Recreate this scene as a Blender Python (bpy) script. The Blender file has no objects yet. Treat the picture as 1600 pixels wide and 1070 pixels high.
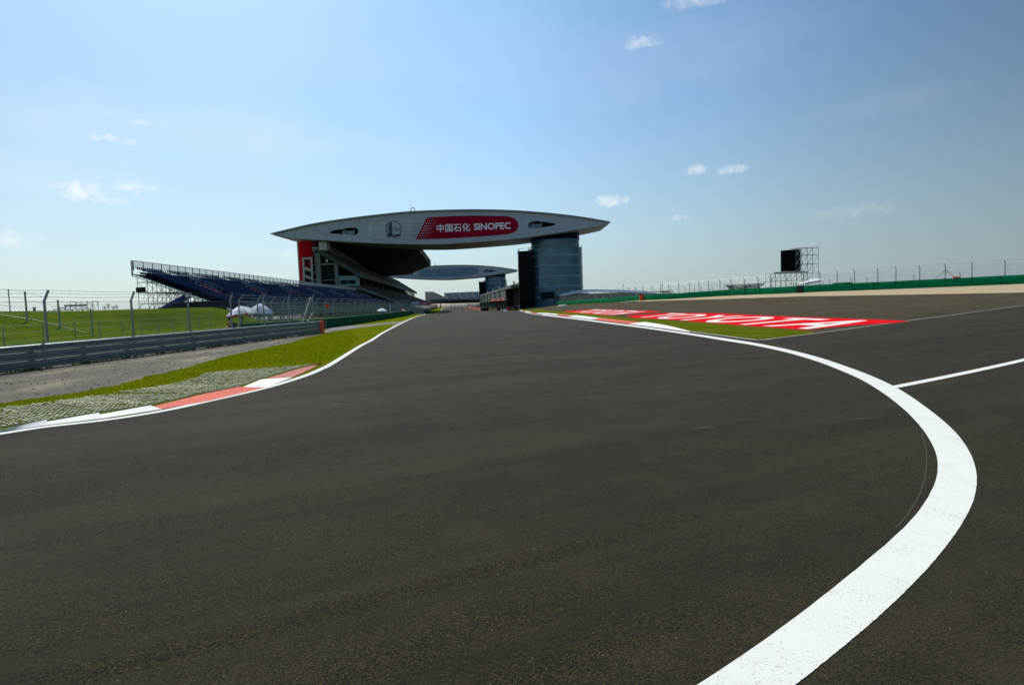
import bpy, math, random
from mathutils import Vector, Matrix, noise
from mathutils.geometry import delaunay_2d_cdt
random.seed(7)
R = math.radians
scene = bpy.context.scene
COL = scene.collection

# ------------------------------------------------------------------ camera
F = 925.0; CX, CY = 800.0, 535.0
PITCH = math.atan(63/925.0); ROLL = R(2.1); EYE = 1.7
cp, sp = math.cos(PITCH), math.sin(PITCH)
fwd = Vector((0, cp, -sp)); up0 = Vector((0, sp, cp)); rt0 = Vector((1, 0, 0))
rt = math.cos(ROLL)*rt0 - math.sin(ROLL)*up0
up = math.cos(ROLL)*up0 + math.sin(ROLL)*rt0
cam_d = bpy.data.cameras.new('camera'); cam = bpy.data.objects.new('camera', cam_d); COL.objects.link(cam)
cam.matrix_world = Matrix(((rt.x, up.x, -fwd.x, 0), (rt.y, up.y, -fwd.y, 0), (rt.z, up.z, -fwd.z, EYE), (0, 0, 0, 1)))
cam_d.sensor_width = 36; cam_d.lens = 36*F/1600; cam_d.clip_end = 30000; cam_d.clip_start = 0.05
scene.camera = cam

def ray(px, py):
    return fwd + rt*((px-CX)/F) - up*((py-CY)/F)
def W(px, py, Y):                      # the point of the picture ray in the plane y = Y
    r = ray(px, py); return Vector((r.x*Y/r.y, Y, EYE + r.z*Y/r.y))
def sm(a, b, t):
    t = min(1, max(0, (t-a)/(b-a))); return t*t*(3-2*t)

# ------------------------------------------------------------------ terrain
WALL = [(98, 30, 1.7), (80, 55, 1.65), (67, 72.5, 1.62), (50, 96, 1.5), (41.5, 113, 1.35), (29.3, 134, 1.0), (23.5, 165, .55), (16.3, 215, 0.0), (8, 262, -1.0)]
def wall_near(x, y):
    best = (1e9, 0, 0)
    for (ax, ay, az), (bx, by, bz) in zip(WALL, WALL[1:]):
        dx, dy = bx-ax, by-ay
        t = ((x-ax)*dx+(y-ay)*dy)/(dx*dx+dy*dy); t = min(1, max(0, t))
        qx, qy = ax+t*dx, ay+t*dy
        d = math.hypot(x-qx, y-qy)
        if d < best[0]:
            s = dx*(y-qy)-dy*(x-qx)      # >0 : track side
            best = (d, az+t*(bz-az), 1 if s > 0 else -1)
    return best
def hz(x, y):
    base = -2.0*sm(112, 190, y) if y > 112 else 0.0
    if y > 700: base += 7.0*sm(760, 1100, y)
    z = base
    if x > -12 and y < 330:
        d, zw, side = wall_near(x, y)
        if side > 0:
            w = max(0, 1-d/32.0)**2
            z = base*(1-w) + zw*(max(0, 1-d/40.0)**4 if zw > 0 else w)
        else:
            w = sm(2, 18, d); z = zw*(1-w) + (-1.5)*w
    n = .914*x + .406*y
    if x < -15 and y < 420:
        n -= 13.0*sm(60, 76, y)*(1-sm(92, 112, y))
        h = 2.45*sm(9.5, 17.5, -n)
        z = z*(1-h/2.45) + h
    return z
def G(px, py, dz=0.0, tmax=3000):
    r = ray(px, py); t = 0.5; prev = t
    while t < tmax:
        p = Vector((0, 0, EYE)) + r*t
        if p.z < hz(p.x, p.y)+dz:
            a, b = prev, t
            for _ in range(30):
                m = (a+b)/2; q = Vector((0, 0, EYE)) + r*m
                if q.z < hz(q.x, q.y)+dz: b = m
                else: a = m
            return Vector((0, 0, EYE)) + r*b
        prev = t; t *= 1.02
    q = Vector((0, 0, EYE)) + r*400; return q
def G2(px, py): p = G(px, py); return (p.x, p.y)
def os_(x, y):                          # sheets lie a few mm apart near by, a little more where the land curves
    return .13+.87*sm(35, 95, math.hypot(x, y))

# ------------------------------------------------------------------ material helpers
def S(v): return (v[0], v[1], v[2], 1.0)
class NT:
    def __init__(s, tree): s.t = tree; s.n = tree.nodes; s.l = tree.links
    def new(s, k, **kw):
        nd = s.n.new(k)
        for a, b in kw.items(): setattr(nd, a, b)
        return nd
    def link(s, a, b): s.l.new(a, b)
    def math(s, op, a, b=None, c=None, clamp=False):
        nd = s.n.new('ShaderNodeMath'); nd.operation = op; nd.use_clamp = clamp
        for i, v in enumerate((a, b, c)):
            if v is None: continue
            if isinstance(v, (int, float)): nd.inputs[i].default_value = v
            else: s.l.new(v, nd.inputs[i])
        return nd.outputs[0]
    def mix(s, fac, a, b, mode='MIX'):
        nd = s.n.new('ShaderNodeMix'); nd.data_type = 'RGBA'; nd.blend_type = mode
        for i, v in ((0, fac), (6, a), (7, b)):
            if isinstance(v, (int, float)): nd.inputs[i].default_value = v
            elif isinstance(v, tuple): nd.inputs[i].default_value = S(v)
            else: s.l.new(v, nd.inputs[i])
        return nd.outputs[2]
    def noise(s, vec, scale, detail=3, rough=.55, dist=0):
        nd = s.n.new('ShaderNodeTexNoise'); nd.inputs['Scale'].default_value = scale
        nd.inputs['Detail'].default_value = detail; nd.inputs['Roughness'].default_value = rough; nd.inputs['Distortion'].default_value = dist
        if vec is not None: s.l.new(vec, nd.inputs['Vector'])
        return nd.outputs['Fac']
    def ramp(s, fac, stops, interp='LINEAR'):
        nd = s.n.new('ShaderNodeValToRGB'); cr = nd.color_ramp; cr.interpolation = interp
        while len(cr.elements) < len(stops): cr.elements.new(.5)
        for e, (p, c) in zip(cr.elements, stops):
            e.position = p; e.color = S(c) if isinstance(c, tuple) else (c, c, c, 1)
        s.l.new(fac, nd.inputs[0]); return nd.outputs[0]
    def mapping(s, vec, scale=(1, 1, 1), rot=(0, 0, 0), loc=(0, 0, 0)):
        nd = s.n.new('ShaderNodeMapping'); nd.inputs['Scale'].default_value = scale; nd.inputs['Rotation'].default_value = rot; nd.inputs['Location'].default_value = loc
        s.l.new(vec, nd.inputs['Vector']); return nd.outputs[0]
def mat(name, base=(.5, .5, .5), rough=.6, metal=0.0, spec=.2, fn=None):
    m = bpy.data.materials.new(name); m.use_nodes = True
    nt = NT(m.node_tree); b = m.node_tree.nodes['Principled BSDF']
    b.inputs['Base Color'].default_value = S(base); b.inputs['Roughness'].default_value = rough
    b.inputs['Metallic'].default_value = metal; b.inputs['Specular IOR Level'].default_value = spec
    if fn:
        tc = m.node_tree.nodes.new('ShaderNodeTexCoord')
        fn(nt, b, tc)
    return m
def bump(nt, b, h, strength=.5, dist=.01):
    bp = nt.new('ShaderNodeBump'); bp.inputs['Strength'].default_value = strength; bp.inputs['Distance'].default_value = dist
    nt.link(h, bp.inputs['Height']); nt.link(bp.outputs[0], b.inputs['Normal'])
def worn(amount=.12, scale=3.0, tint=(.25, .23, .2)):
    def fn(nt, b, tc):
        base = tuple(b.inputs['Base Color'].default_value)[:3]
        n = nt.noise(tc.outputs['Object'], scale, 5, .65)
        f = nt.ramp(n, [(.42, 0.0), (.75, 1.0)])
        c = nt.mix(nt.math('MULTIPLY', f, amount), base, tint)
        n2 = nt.noise(tc.outputs['Object'], scale*.13, 2)
        c = nt.mix(nt.math('MULTIPLY', n2, amount), c, (.02, .02, .02))
        nt.link(c, b.inputs['Base Color'])
    return fn

def f_asphalt(c1, c2, patch, fine=125., sparse=(.20, .185, .16)):
    def fn(nt, b, tc):
        o = tc.outputs['Object']
        v0 = nt.new('ShaderNodeTexVoronoi'); v0.inputs['Scale'].default_value = fine; nt.link(o, v0.inputs['Vector'])
        sc = nt.new('ShaderNodeSeparateColor'); nt.link(v0.outputs['Color'], sc.inputs[0])
        stone = nt.math('MULTIPLY', sc.outputs[0], nt.math('SUBTRACT', 1.0, nt.math('MULTIPLY', v0.outputs['Distance'], .9), clamp=True))
        n1b = nt.noise(o, 58, 4, .8)
        g = nt.math('ADD', nt.math('MULTIPLY', stone, .55), nt.math('MULTIPLY', n1b, .65))
        c = nt.ramp(g, [(.43, tuple(x*.15 for x in c1)), (.53, c1), (.62, c2), (.76, tuple(x*3.4 for x in c2))])
        c = nt.mix(nt.math('MULTIPLY', nt.math('GREATER_THAN', sc.outputs[1], .70), .50), c, (.10, .062, .030))
        ro = nt.mapping(o, (1, 1, 1), (0, 0, R(-27)))
        n2 = nt.noise(nt.mapping(ro, (.09, .8, 1)), .9, 4, .6, .9)
        c = nt.mix(nt.ramp(n2, [(.38, 0.0), (.66, .55)]), c, patch)
        n2b = nt.noise(nt.mapping(ro, (.16, 2.6, 1), (0, 0, 0), (7, 3, 0)), 1.0, 4, .65, .4)
        c = nt.mix(nt.ramp(n2b, [(.46, 0.0), (.70, .60)]), c, tuple(x*.30 for x in patch))
        n3 = nt.noise(nt.mapping(o, (.35, 1, 1), (0, 0, R(-20))), .7, 5, .7)
        c = nt.mix(nt.ramp(n3, [(.45, 0.0), (.75, .6)]), c, (.012, .011, .010))
        n6 = nt.noise(o, 1.6, 3, .6)
        c = nt.mix(nt.ramp(n6, [(.48, 0.0), (.72, .35)]), c, (.060, .045, .026))
        v = nt.new('ShaderNodeTexVoronoi'); v.inputs['Scale'].default_value = 21; nt.link(o, v.inputs['Vector'])
        sp_ = nt.math('MULTIPLY', nt.math('LESS_THAN', v.outputs['Distance'], .10), nt.math('GREATER_THAN', nt.noise(o, 9, 1), .60))
        c = nt.mix(nt.math('MULTIPLY', sp_, .85), c, sparse)
        mp2 = nt.mapping(o, (.9, 4.5, 1), (0, 0, R(8)))
        n4 = nt.noise(mp2, .9, 2, .4)
        c = nt.mix(nt.ramp(n4, [(.735, 0.0), (.80, .35)]), c, (.20, .185, .165))
        nt.link(c, b.inputs['Base Color'])
        b.inputs['Sheen Weight'].default_value = .07; b.inputs['Sheen Roughness'].default_value = .35; b.inputs['Sheen Tint'].default_value = (1, .95, .80, 1)   # dusty surface, paler at grazing angles
        bump(nt, b, g, 1.0, .02)
    return fn
M = {}
M['asphalt'] = mat('asphalt', rough=.80, spec=.07, fn=f_asphalt((.0092, .0076, .0033), (.047, .0385, .0155), (.066, .056, .031)))
M['asphalt'].node_tree.nodes['Principled BSDF'].inputs['Specular Tint'].default_value = (1, .89, .66, 1)
M['runoff'] = mat('runoff_asphalt', rough=.9, spec=.02, fn=f_asphalt((.065, .052, .030), (.18, .145, .085), (.145, .112, .063)))
def f_paint(base, showthrough=.10, thr=.62):
    def fn(nt, b, tc):
        o = tc.outputs['Object']
        n = nt.noise(o, 75, 4, .85); n2 = nt.noise(o, 3.0, 4, .6)
        m_ = nt.math('ADD', n, nt.math('MULTIPLY', n2, showthrough*1.6))
        f = nt.ramp(m_, [(thr, 0.0), (thr+.05, 1.0)])
        c = nt.mix(nt.math('MULTIPLY', nt.ramp(n2, [(.4, 0.0), (.8, 1.0)]), .22), base, tuple(v*.78 for v in base))
        c = nt.mix(nt.math('MULTIPLY', f, .7), c, (.10, .095, .085))
        nt.link(c, b.inputs['Base Color']); bump(nt, b, n, .35, .004)
    return fn
M['white_paint'] = mat('white_paint', (.74, .74, .68), .85, spec=.04, fn=f_paint((.74, .74, .68), .12, .69))
M['red_paint'] = mat('red_paint', (.75, .02, .03), .9, spec=.02, fn=f_paint((.74, .002, .007), .1, .76))
M['pale_white_paint'] = mat('dusty_white_paint', rough=.7, fn=f_paint((.55, .54, .50), .3, .66))
def f_kerb(base):
    def fn(nt, b, tc):
        o = tc.outputs['Object']; n = nt.noise(o, 90, 3, .8); n2 = nt.noise(o, 2.2, 5, .7); n3 = nt.noise(nt.mapping(nt.mapping(o, (1, 1, 1), (0, 0, R(-35))), (.5, 7, 1)), 1.2, 4, .7)
        c = nt.mix(nt.math('MULTIPLY', nt.ramp(n2, [(.4, 0.0), (.72, 1.0)]), .35), base, tuple(v*.62+.05 for v in base))
        c = nt.mix(nt.math('MULTIPLY', nt.ramp(n3, [(.52, 0.0), (.72, 1.0)]), .45), c, (.13, .115, .10))
        c = nt.mix(nt.math('MULTIPLY', nt.ramp(n, [(.62, 0.0), (.68, 1.0)]), .6), c, (.16, .15, .13))
        nt.link(c, b.inputs['Base Color']); bump(nt, b, n, .5, .006)
    return fn
M['kerb_white'] = mat('kerb_white', rough=.75, spec=.2, fn=f_kerb((.88, .87, .82)))
M['kerb_red'] = mat('kerb_red', rough=.75, spec=.2, fn=f_kerb((.68, .10, .045)))
M['kerb_faded'] = mat('kerb_faded_red', rough=.75, spec=.2, fn=f_kerb((.48, .12, .09)))
def f_grass(c1, c2, c3, s=1.0):
    def fn(nt, b, tc):
        o = tc.outputs['Object']
        n = nt.noise(o, 14*s, 4, .75); n2 = nt.noise(o, .35*s, 4, .65); n3 = nt.noise(nt.mapping(o, (.3, 2.2, 1), (0, 0, R(24))), 1.3*s, 4, .7)
        c = nt.mix(nt.ramp(n, [(.36, 0.0), (.64, 1.0)]), c1, c2)
        c = nt.mix(nt.ramp(n2, [(.42, 0.0), (.68, .75)]), c, c3)
        c = nt.mix(nt.ramp(n3, [(.50, 0.0), (.68, .6)]), c, c1)
        nt.link(c, b.inputs['Base Color'])
        h = nt.math('ADD', n, nt.math('MULTIPLY', nt.noise(o, 45*s, 2, .8), .6))
        bump(nt, b, h, 1.0, .06)
    return fn
M['grass'] = mat('grass_turf', rough=1.0, spec=.0, fn=f_grass((.075, .108, .003), (.165, .20, .003), (.215, .195, .012)))
M['hillgrass'] = mat('hill_turf', rough=1.0, spec=.0, fn=f_grass((.045, .085, .002), (.12, .175, .003), (.14, .165, .005), .6))
M['island'] = mat('island_turf', rough=1.0, spec=.0, fn=f_grass((.06, .10, .003), (.16, .20, .006), (.21, .18, .03), 1.5))
def f_blades(nt, b, tc):
    oi = nt.noise(tc.outputs['Object'], 2.0, 2)
    cc = nt.mix(oi, (.16, .19, .001), (.26, .28, .003)); nt.link(cc, b.inputs['Base Color'])
    tr = nt.new('ShaderNodeBsdfTranslucent'); nt.link(cc, tr.inputs[0]); mx = nt.new('ShaderNodeMixShader'); mx.inputs[0].default_value = .5
    out = [n for n in nt.n if n.type == 'OUTPUT_MATERIAL'][0]; nt.link(b.outputs[0], mx.inputs[1]); nt.link(tr.outputs[0], mx.inputs[2]); nt.link(mx.outputs[0], out.inputs[0])
M['blades'] = mat('grass_blades', rough=.9, spec=.02, fn=f_blades)
M['dryblades'] = mat('weed_blades', (.10, .12, .03), .9, spec=.2)
def f_dirt(c1, c2, c3):
    def fn(nt, b, tc):
        o = tc.outputs['Object']
        n = nt.noise(o, 30, 4, .8); n2 = nt.noise(nt.mapping(o, (1, .35, 1), (0, 0, R(15))), .8, 5, .65)
        c = nt.mix(nt.ramp(n, [(.35, 0.0), (.65, 1.0)]), c1, c2)
        c = nt.mix(nt.ramp(n2, [(.48, 0.0), (.66, .8)]), c, c3)
        n3 = nt.noise(o, 1.9, 4, .7)
        c = nt.mix(nt.ramp(n3, [(.64, 0.0), (.72, .6)]), c, (.07, .085, .02))
        nt.link(c, b.inputs['Base Color']); bump(nt, b, n, .9, .03)
    return fn
M['dirt'] = mat('packed_grit', rough=.95, spec=.15, fn=f_dirt((.085, .072, .055), (.19, .165, .13), (.28, .24, .175)))
M['paddock'] = mat('paddock_ground', rough=.95, spec=.1, fn=f_dirt((.14, .135, .12), (.22, .21, .185), (.17, .175, .13)))
M['path'] = mat('grey_grit', rough=.95, spec=.15, fn=f_dirt((.16, .15, .15), (.25, .23, .23), (.22, .2, .19)))
M['gravel'] = mat('tan_gravel', rough=.95, spec=.1, fn=f_dirt((.30, .235, .14), (.56, .455, .29), (.44, .35, .22)))
def f_conc(c, s=6.0, a=.35):
    def fn(nt, b, tc):
        o = tc.outputs['Object']; n = nt.noise(o, s, 5, .7); n2 = nt.noise(nt.mapping(o, (1, 1, .15)), s*.3, 3)
        k = nt.mix(nt.math('MULTIPLY', nt.ramp(n, [(.35, 0.0), (.7, 1.0)]), a), c, tuple(v*.5 for v in c))
        k = nt.mix(nt.math('MULTIPLY', nt.ramp(n2, [(.5, 0.0), (.8, 1.0)]), a), k, tuple(v*.6 for v in c))
        nt.link(k, b.inputs['Base Color']); bump(nt, b, n, .3, .01)
    return fn
M['concrete'] = mat('pale_concrete', rough=.85, fn=f_conc((.42, .43, .40), .5))
M['paver'] = mat('paver_concrete', rough=.9, fn=f_conc((.58, .56, .36), 9, .2))
M['kerbstone'] = mat('kerb_stone', rough=.85, fn=f_conc((.50, .50, .47), 8))
M['soil'] = mat('paver_soil', rough=.95, spec=.1, fn=f_dirt((.10, .07, .025), (.12, .15, .02), (.12, .15, .015)))
M['galv'] = mat('galvanised_steel', rough=.42, metal=.75, fn=None)
def f_galv(nt, b, tc):
    o = tc.outputs['Object']; n = nt.noise(nt.mapping(o, (.4, .4, 3)), 3.0, 5, .7)
    nt.link(nt.mix(n, (.15, .185, .195), (.32, .37, .385)), b.inputs['Base Color'])
    nt.link(nt.ramp(nt.noise(o, 7, 3), [(.3, .35), (.7, .58)]), b.inputs['Roughness'])
M['rail'] = mat('weathered_rail', rough=.45, metal=.55, fn=f_galv)
M['post'] = mat('fence_steel', (.33, .37, .38), .5, .5, fn=worn(.2, 6))
M['wire'] = mat('dark_wire', (.10, .11, .11), .5, .6)
M['wirep'] = mat('pale_wire', (.33, .36, .36), .5, .5)
M['scaf'] = mat('scaffold_tube', (.42, .44, .44), .45, .6, fn=worn(.3, 2))
M['scafr'] = mat('rusty_tube', (.33, .16, .13), .6, .2)
M['orange'] = mat('orange_plastic', (.80, .07, .02), .45, fn=worn(.15, 4))
M['green'] = mat('green_sheeting', rough=.62, spec=.3, fn=None)
def f_sheet(c, c2):
    def fn(nt, b, tc):
        o = tc.outputs['Object']; n = nt.noise(nt.mapping(o, (1, 1, 3.5)), .9, 4, .7); n2 = nt.noise(o, 5, 3)
        nt.link(nt.mix(nt.ramp(n, [(.3, 0.0), (.7, 1.0)]), c, c2), b.inputs['Base Color'])
        bump(nt, b, nt.math('ADD', n, nt.math('MULTIPLY', n2, .3)), .9, .15)
    return fn
M['green'] = mat('green_sheeting', rough=.8, spec=.05, fn=f_sheet((.000, .13, .050), (.001, .23, .09)))
M['dkgreen'] = mat('dark_green_sheeting', rough=.8, spec=.05, fn=f_sheet((.003, .062, .035), (.006, .09, .05)))
def f_cladding(c, pitch=.55, dark=.55, vert=2.4):
    def fn(nt, b, tc):
        o = tc.outputs['Object']; s = nt.new('ShaderNodeSeparateXYZ'); nt.link(o, s.inputs[0])
        fz = nt.math('FRACT', nt.math('DIVIDE', s.outputs[2], pitch)); fx = nt.math('FRACT', nt.math('DIVIDE', s.outputs[0], vert))
        l1 = nt.math('LESS_THAN', fz, .14); l2 = nt.math('LESS_THAN', fx, .05)
        cell = nt.new('ShaderNodeTexWhiteNoise'); cb = nt.new('ShaderNodeCombineXYZ')
        nt.link(nt.math('FLOOR', nt.math('DIVIDE', s.outputs[0], vert)), cb.inputs[0]); nt.link(nt.math('FLOOR', nt.math('DIVIDE', s.outputs[2], pitch*3)), cb.inputs[2])
        nt.link(cb.outputs[0], cell.inputs[0])
        k = nt.mix(nt.math('MULTIPLY', cell.outputs[0], .14), c, tuple(v*.55 for v in c))
        n = nt.noise(nt.mapping(o, (1, 1, .2)), .35, 4, .7)
        k = nt.mix(nt.math('MULTIPLY', nt.ramp(n, [(.45, 0.0), (.75, 1.0)]), .25), k, tuple(v*.55 for v in c))
        k = nt.mix(nt.math('MULTIPLY', nt.math('MAXIMUM', l1, l2), dark), k, tuple(v*.35 for v in c))
        nt.link(k, b.inputs['Base Color'])
    return fn
M['clad'] = mat('silver_cladding', rough=.38, metal=.35, fn=f_cladding((.33, .35, .385), .9, .22, 3.0))
M['sign_clad'] = mat('louvred_panel', rough=.5, metal=.2, fn=f_cladding((.50, .52, .55), 1.45, .5, 30))
M['sign_red'] = mat('crimson_panel', rough=.8, spec=.03, fn=f_cladding((.36, .004, .028), .9, .30, 3.0))
M['clad_blue'] = mat('blue_glass_panel', rough=.3, metal=.3, fn=f_cladding((.13, .21, .27), 1.2, .35, 3.0))
M['wing_top'] = mat('roof_sheet', (.30, .31, .29), .5, .4, fn=worn(.25, .2))
M['wing_trim'] = mat('trim_light', (.62, .62, .58), .5)
def f_soffit(nt, b, tc):
    o = tc.outputs['Object']; s = nt.new('ShaderNodeSeparateXYZ'); nt.link(o, s.inputs[0])
    fx = nt.math('LESS_THAN', nt.math('FRACT', nt.math('DIVIDE', s.outputs[0], 2.6)), .05)
    fy = nt.math('LESS_THAN', nt.math('FRACT', nt.math('DIVIDE', s.outputs[1], 4.0)), .04)
    n = nt.noise(o, .12, 4, .6)
    k = nt.mix(n, (.20, .18, .15), (.33, .295, .245))
    nt.link(nt.mix(nt.math('MULTIPLY', nt.math('MAXIMUM', fx, fy), .45), k, (.12, .11, .10)), b.inputs['Base Color'])
M['soffit'] = mat('soffit_sheet', rough=.55, metal=.2, fn=f_soffit)
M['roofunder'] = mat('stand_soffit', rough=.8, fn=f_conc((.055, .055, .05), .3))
def f_glass(tint1, tint2, fu=1.25, fv=1.05, floor=4.3, frame=(.16, .22, .24)):
    def fn(nt, b, tc):
        s = nt.new('ShaderNodeSeparateXYZ'); nt.link(tc.outputs['UV'], s.inputs[0])
        u, v = s.outputs[0], s.outputs[1]
        a = nt.math('LESS_THAN', nt.math('FRACT', nt.math('DIVIDE', u, fu)), .09)
        c = nt.math('LESS_THAN', nt.math('FRACT', nt.math('DIVIDE', v, fv)), .13)
        d = nt.math('LESS_THAN', nt.math('FRACT', nt.math('DIVIDE', v, floor)), .17)
        cb = nt.new('ShaderNodeCombineXYZ'); nt.link(nt.math('FLOOR', nt.math('DIVIDE', u, fu)), cb.inputs[0]); nt.link(nt.math('FLOOR', nt.math('DIVIDE', v, fv)), cb.inputs[1])
        wn = nt.new('ShaderNodeTexWhiteNoise'); nt.link(cb.outputs[0], wn.inputs[0])
        cb2 = nt.new('ShaderNodeCombineXYZ'); nt.link(nt.math('FLOOR', nt.math('DIVIDE', u, fu*3)), cb2.inputs[0]); nt.link(nt.math('FLOOR', nt.math('DIVIDE', v, floor)), cb2.inputs[1])
        wn2 = nt.new('ShaderNodeTexWhiteNoise'); nt.link(cb2.outputs[0], wn2.inputs[0])
        k = nt.mix(nt.math('ADD', nt.math('MULTIPLY', wn.outputs[0], .35), nt.math('MULTIPLY', wn2.outputs[0], .65)), tint1, tint2)
        m1 = nt.math('MAXIMUM', a, c)
        k = nt.mix(nt.math('MULTIPLY', m1, .75), k, frame)
        k = nt.mix(nt.math('MULTIPLY', d, .8), k, tuple(x*1.25 for x in frame))
        nt.link(k, b.inputs['Base Color'])
        nt.link(nt.math('ADD', nt.math('MULTIPLY', nt.math('MAXIMUM', m1, d), .35), .14), b.inputs['Roughness'])
    return fn
M['tower_glass'] = mat('tower_glazing', rough=.15, metal=.15, spec=.45, fn=f_glass((.014, .060, .090), (.055, .165, .215), frame=(.13, .235, .265)))
M['dark_glass'] = mat('dark_glazing', rough=.45, metal=.0, spec=.04, fn=f_glass((.0008, .0015, .002), (.003, .005, .006), 1.6, 1.05, 4.3, (.006, .009, .011)))
M['dark'] = mat('dark_interior', (.012, .014, .015), .8, fn=worn(.3, .5, (.04, .045, .045)))
M['grey_conc'] = mat('grey_concrete', rough=.85, fn=f_conc((.17, .19, .18), .4))
M['dk_conc'] = mat('dark_concrete', rough=.9, fn=f_conc((.075, .085, .08), .4))
M['red_wall'] = mat('crimson_wall', rough=.8, spec=.03, fn=f_conc((.55, .004, .02), .3, .4))
def f_mseats(nt, b, tc):
    o = tc.outputs['Object']; n = nt.noise(nt.mapping(o, (1, .06, 1)), .8, 3, .6); n2 = nt.noise(nt.mapping(o, (6, 2.5, 6)), 1.0, 2, .8)
    k = nt.mix(nt.ramp(n, [(.4, 0.0), (.6, 1.0)]), (.13, .10, .078), (.075, .070, .065))
    k = nt.mix(nt.ramp(n2, [(.45, 0.0), (.6, .7)]), k, (.03, .03, .03))
    nt.link(k, b.inputs['Base Color'])
M['mseat'] = mat('brown_seating', rough=.9, fn=f_mseats)
M['bseat'] = mat('blue_seat_plastic', (.018, .044, .125), .7, spec=.1, fn=worn(.1, 1.5, (.01, .02, .05)))
M['bdeck'] = mat('navy_deck', (.008, .014, .05), .8)
M['redplastic'] = mat('red_plastic', (.55, .03, .04), .5)
M['bluepanel'] = mat('blue_stair_panel', (.02, .05, .28), .6, fn=worn(.2, 1))
M['panelgrey'] = mat('grey_mesh_panel', (.20, .23, .23), .7, fn=worn(.3, .6, (.1, .11, .11)))
M['umb_white'] = mat('white_canvas', (.82, .83, .88), .8)
M['umb_red'] = mat('red_canvas', (.60, .05, .05), .8)
M['pink'] = mat('pink_canvas', (.62, .16, .17), .8)
M['white'] = mat('white_enamel', (.80, .80, .77), .5, fn=worn(.15, 2))
M['black'] = mat('black_panel', (.003, .003, .004), .8, spec=.05)
M['skin'] = mat('skin', (.42, .25, .17), .6)
M['hair'] = mat('black_hair', (.012, .010, .010), .6)
M['cloth_red'] = mat('dark_red_cloth', (.16, .012, .018), .85)
M['cloth_white'] = mat('white_cloth', (.72, .74, .74), .85)
M['cloth_tan'] = mat('tan_cloth', (.33, .24, .13), .85)
M['cloth_dark'] = mat('dark_cloth', (.02, .025, .03), .85)
M['redsign'] = mat('red_sign', (.50, .015, .03), .6)
M['whitesign'] = mat('grey_white_sign', (.55, .58, .62), .6, fn=worn(.4, 1.5, (.2, .25, .3)))
M['salmon'] = mat('salmon_barrier', rough=.7, fn=f_conc((.62, .17, .14), .5))
M['farseat'] = mat('pale_seating', rough=.7, fn=None)
def f_farseat(nt, b, tc):
    o = tc.outputs['Object']; n = nt.noise(o, .1, 3)
    nt.link(nt.mix(n, (.20, .22, .25), (.30, .32, .36)), b.inputs['Base Color'])
M['farseat'] = mat('pale_seating', rough=.7, fn=f_farseat)
M['shrub'] = mat('shrub_leaf', (.035, .06, .02), .8)
M['bark'] = mat('bark', (.06, .045, .03), .9)
M['seam'] = mat('seam_tar', (.011, .010, .008), .9, spec=.03)
M['scuff'] = mat('scuff', (.075, .068, .055), .9, spec=.02)
M['skid'] = mat('rubber_mark', rough=.8, fn=f_asphalt((.02, .018, .016), (.05, .045, .04), (.04, .036, .03)))
M['teal'] = mat('teal_booth', (.16, .27, .26), .5, fn=worn(.2, .7))
M['greyblue'] = mat('grey_blue_fascia', rough=.4, metal=.0, fn=f_cladding((.13, .18, .24), 3.4, .1, 5))

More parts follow.
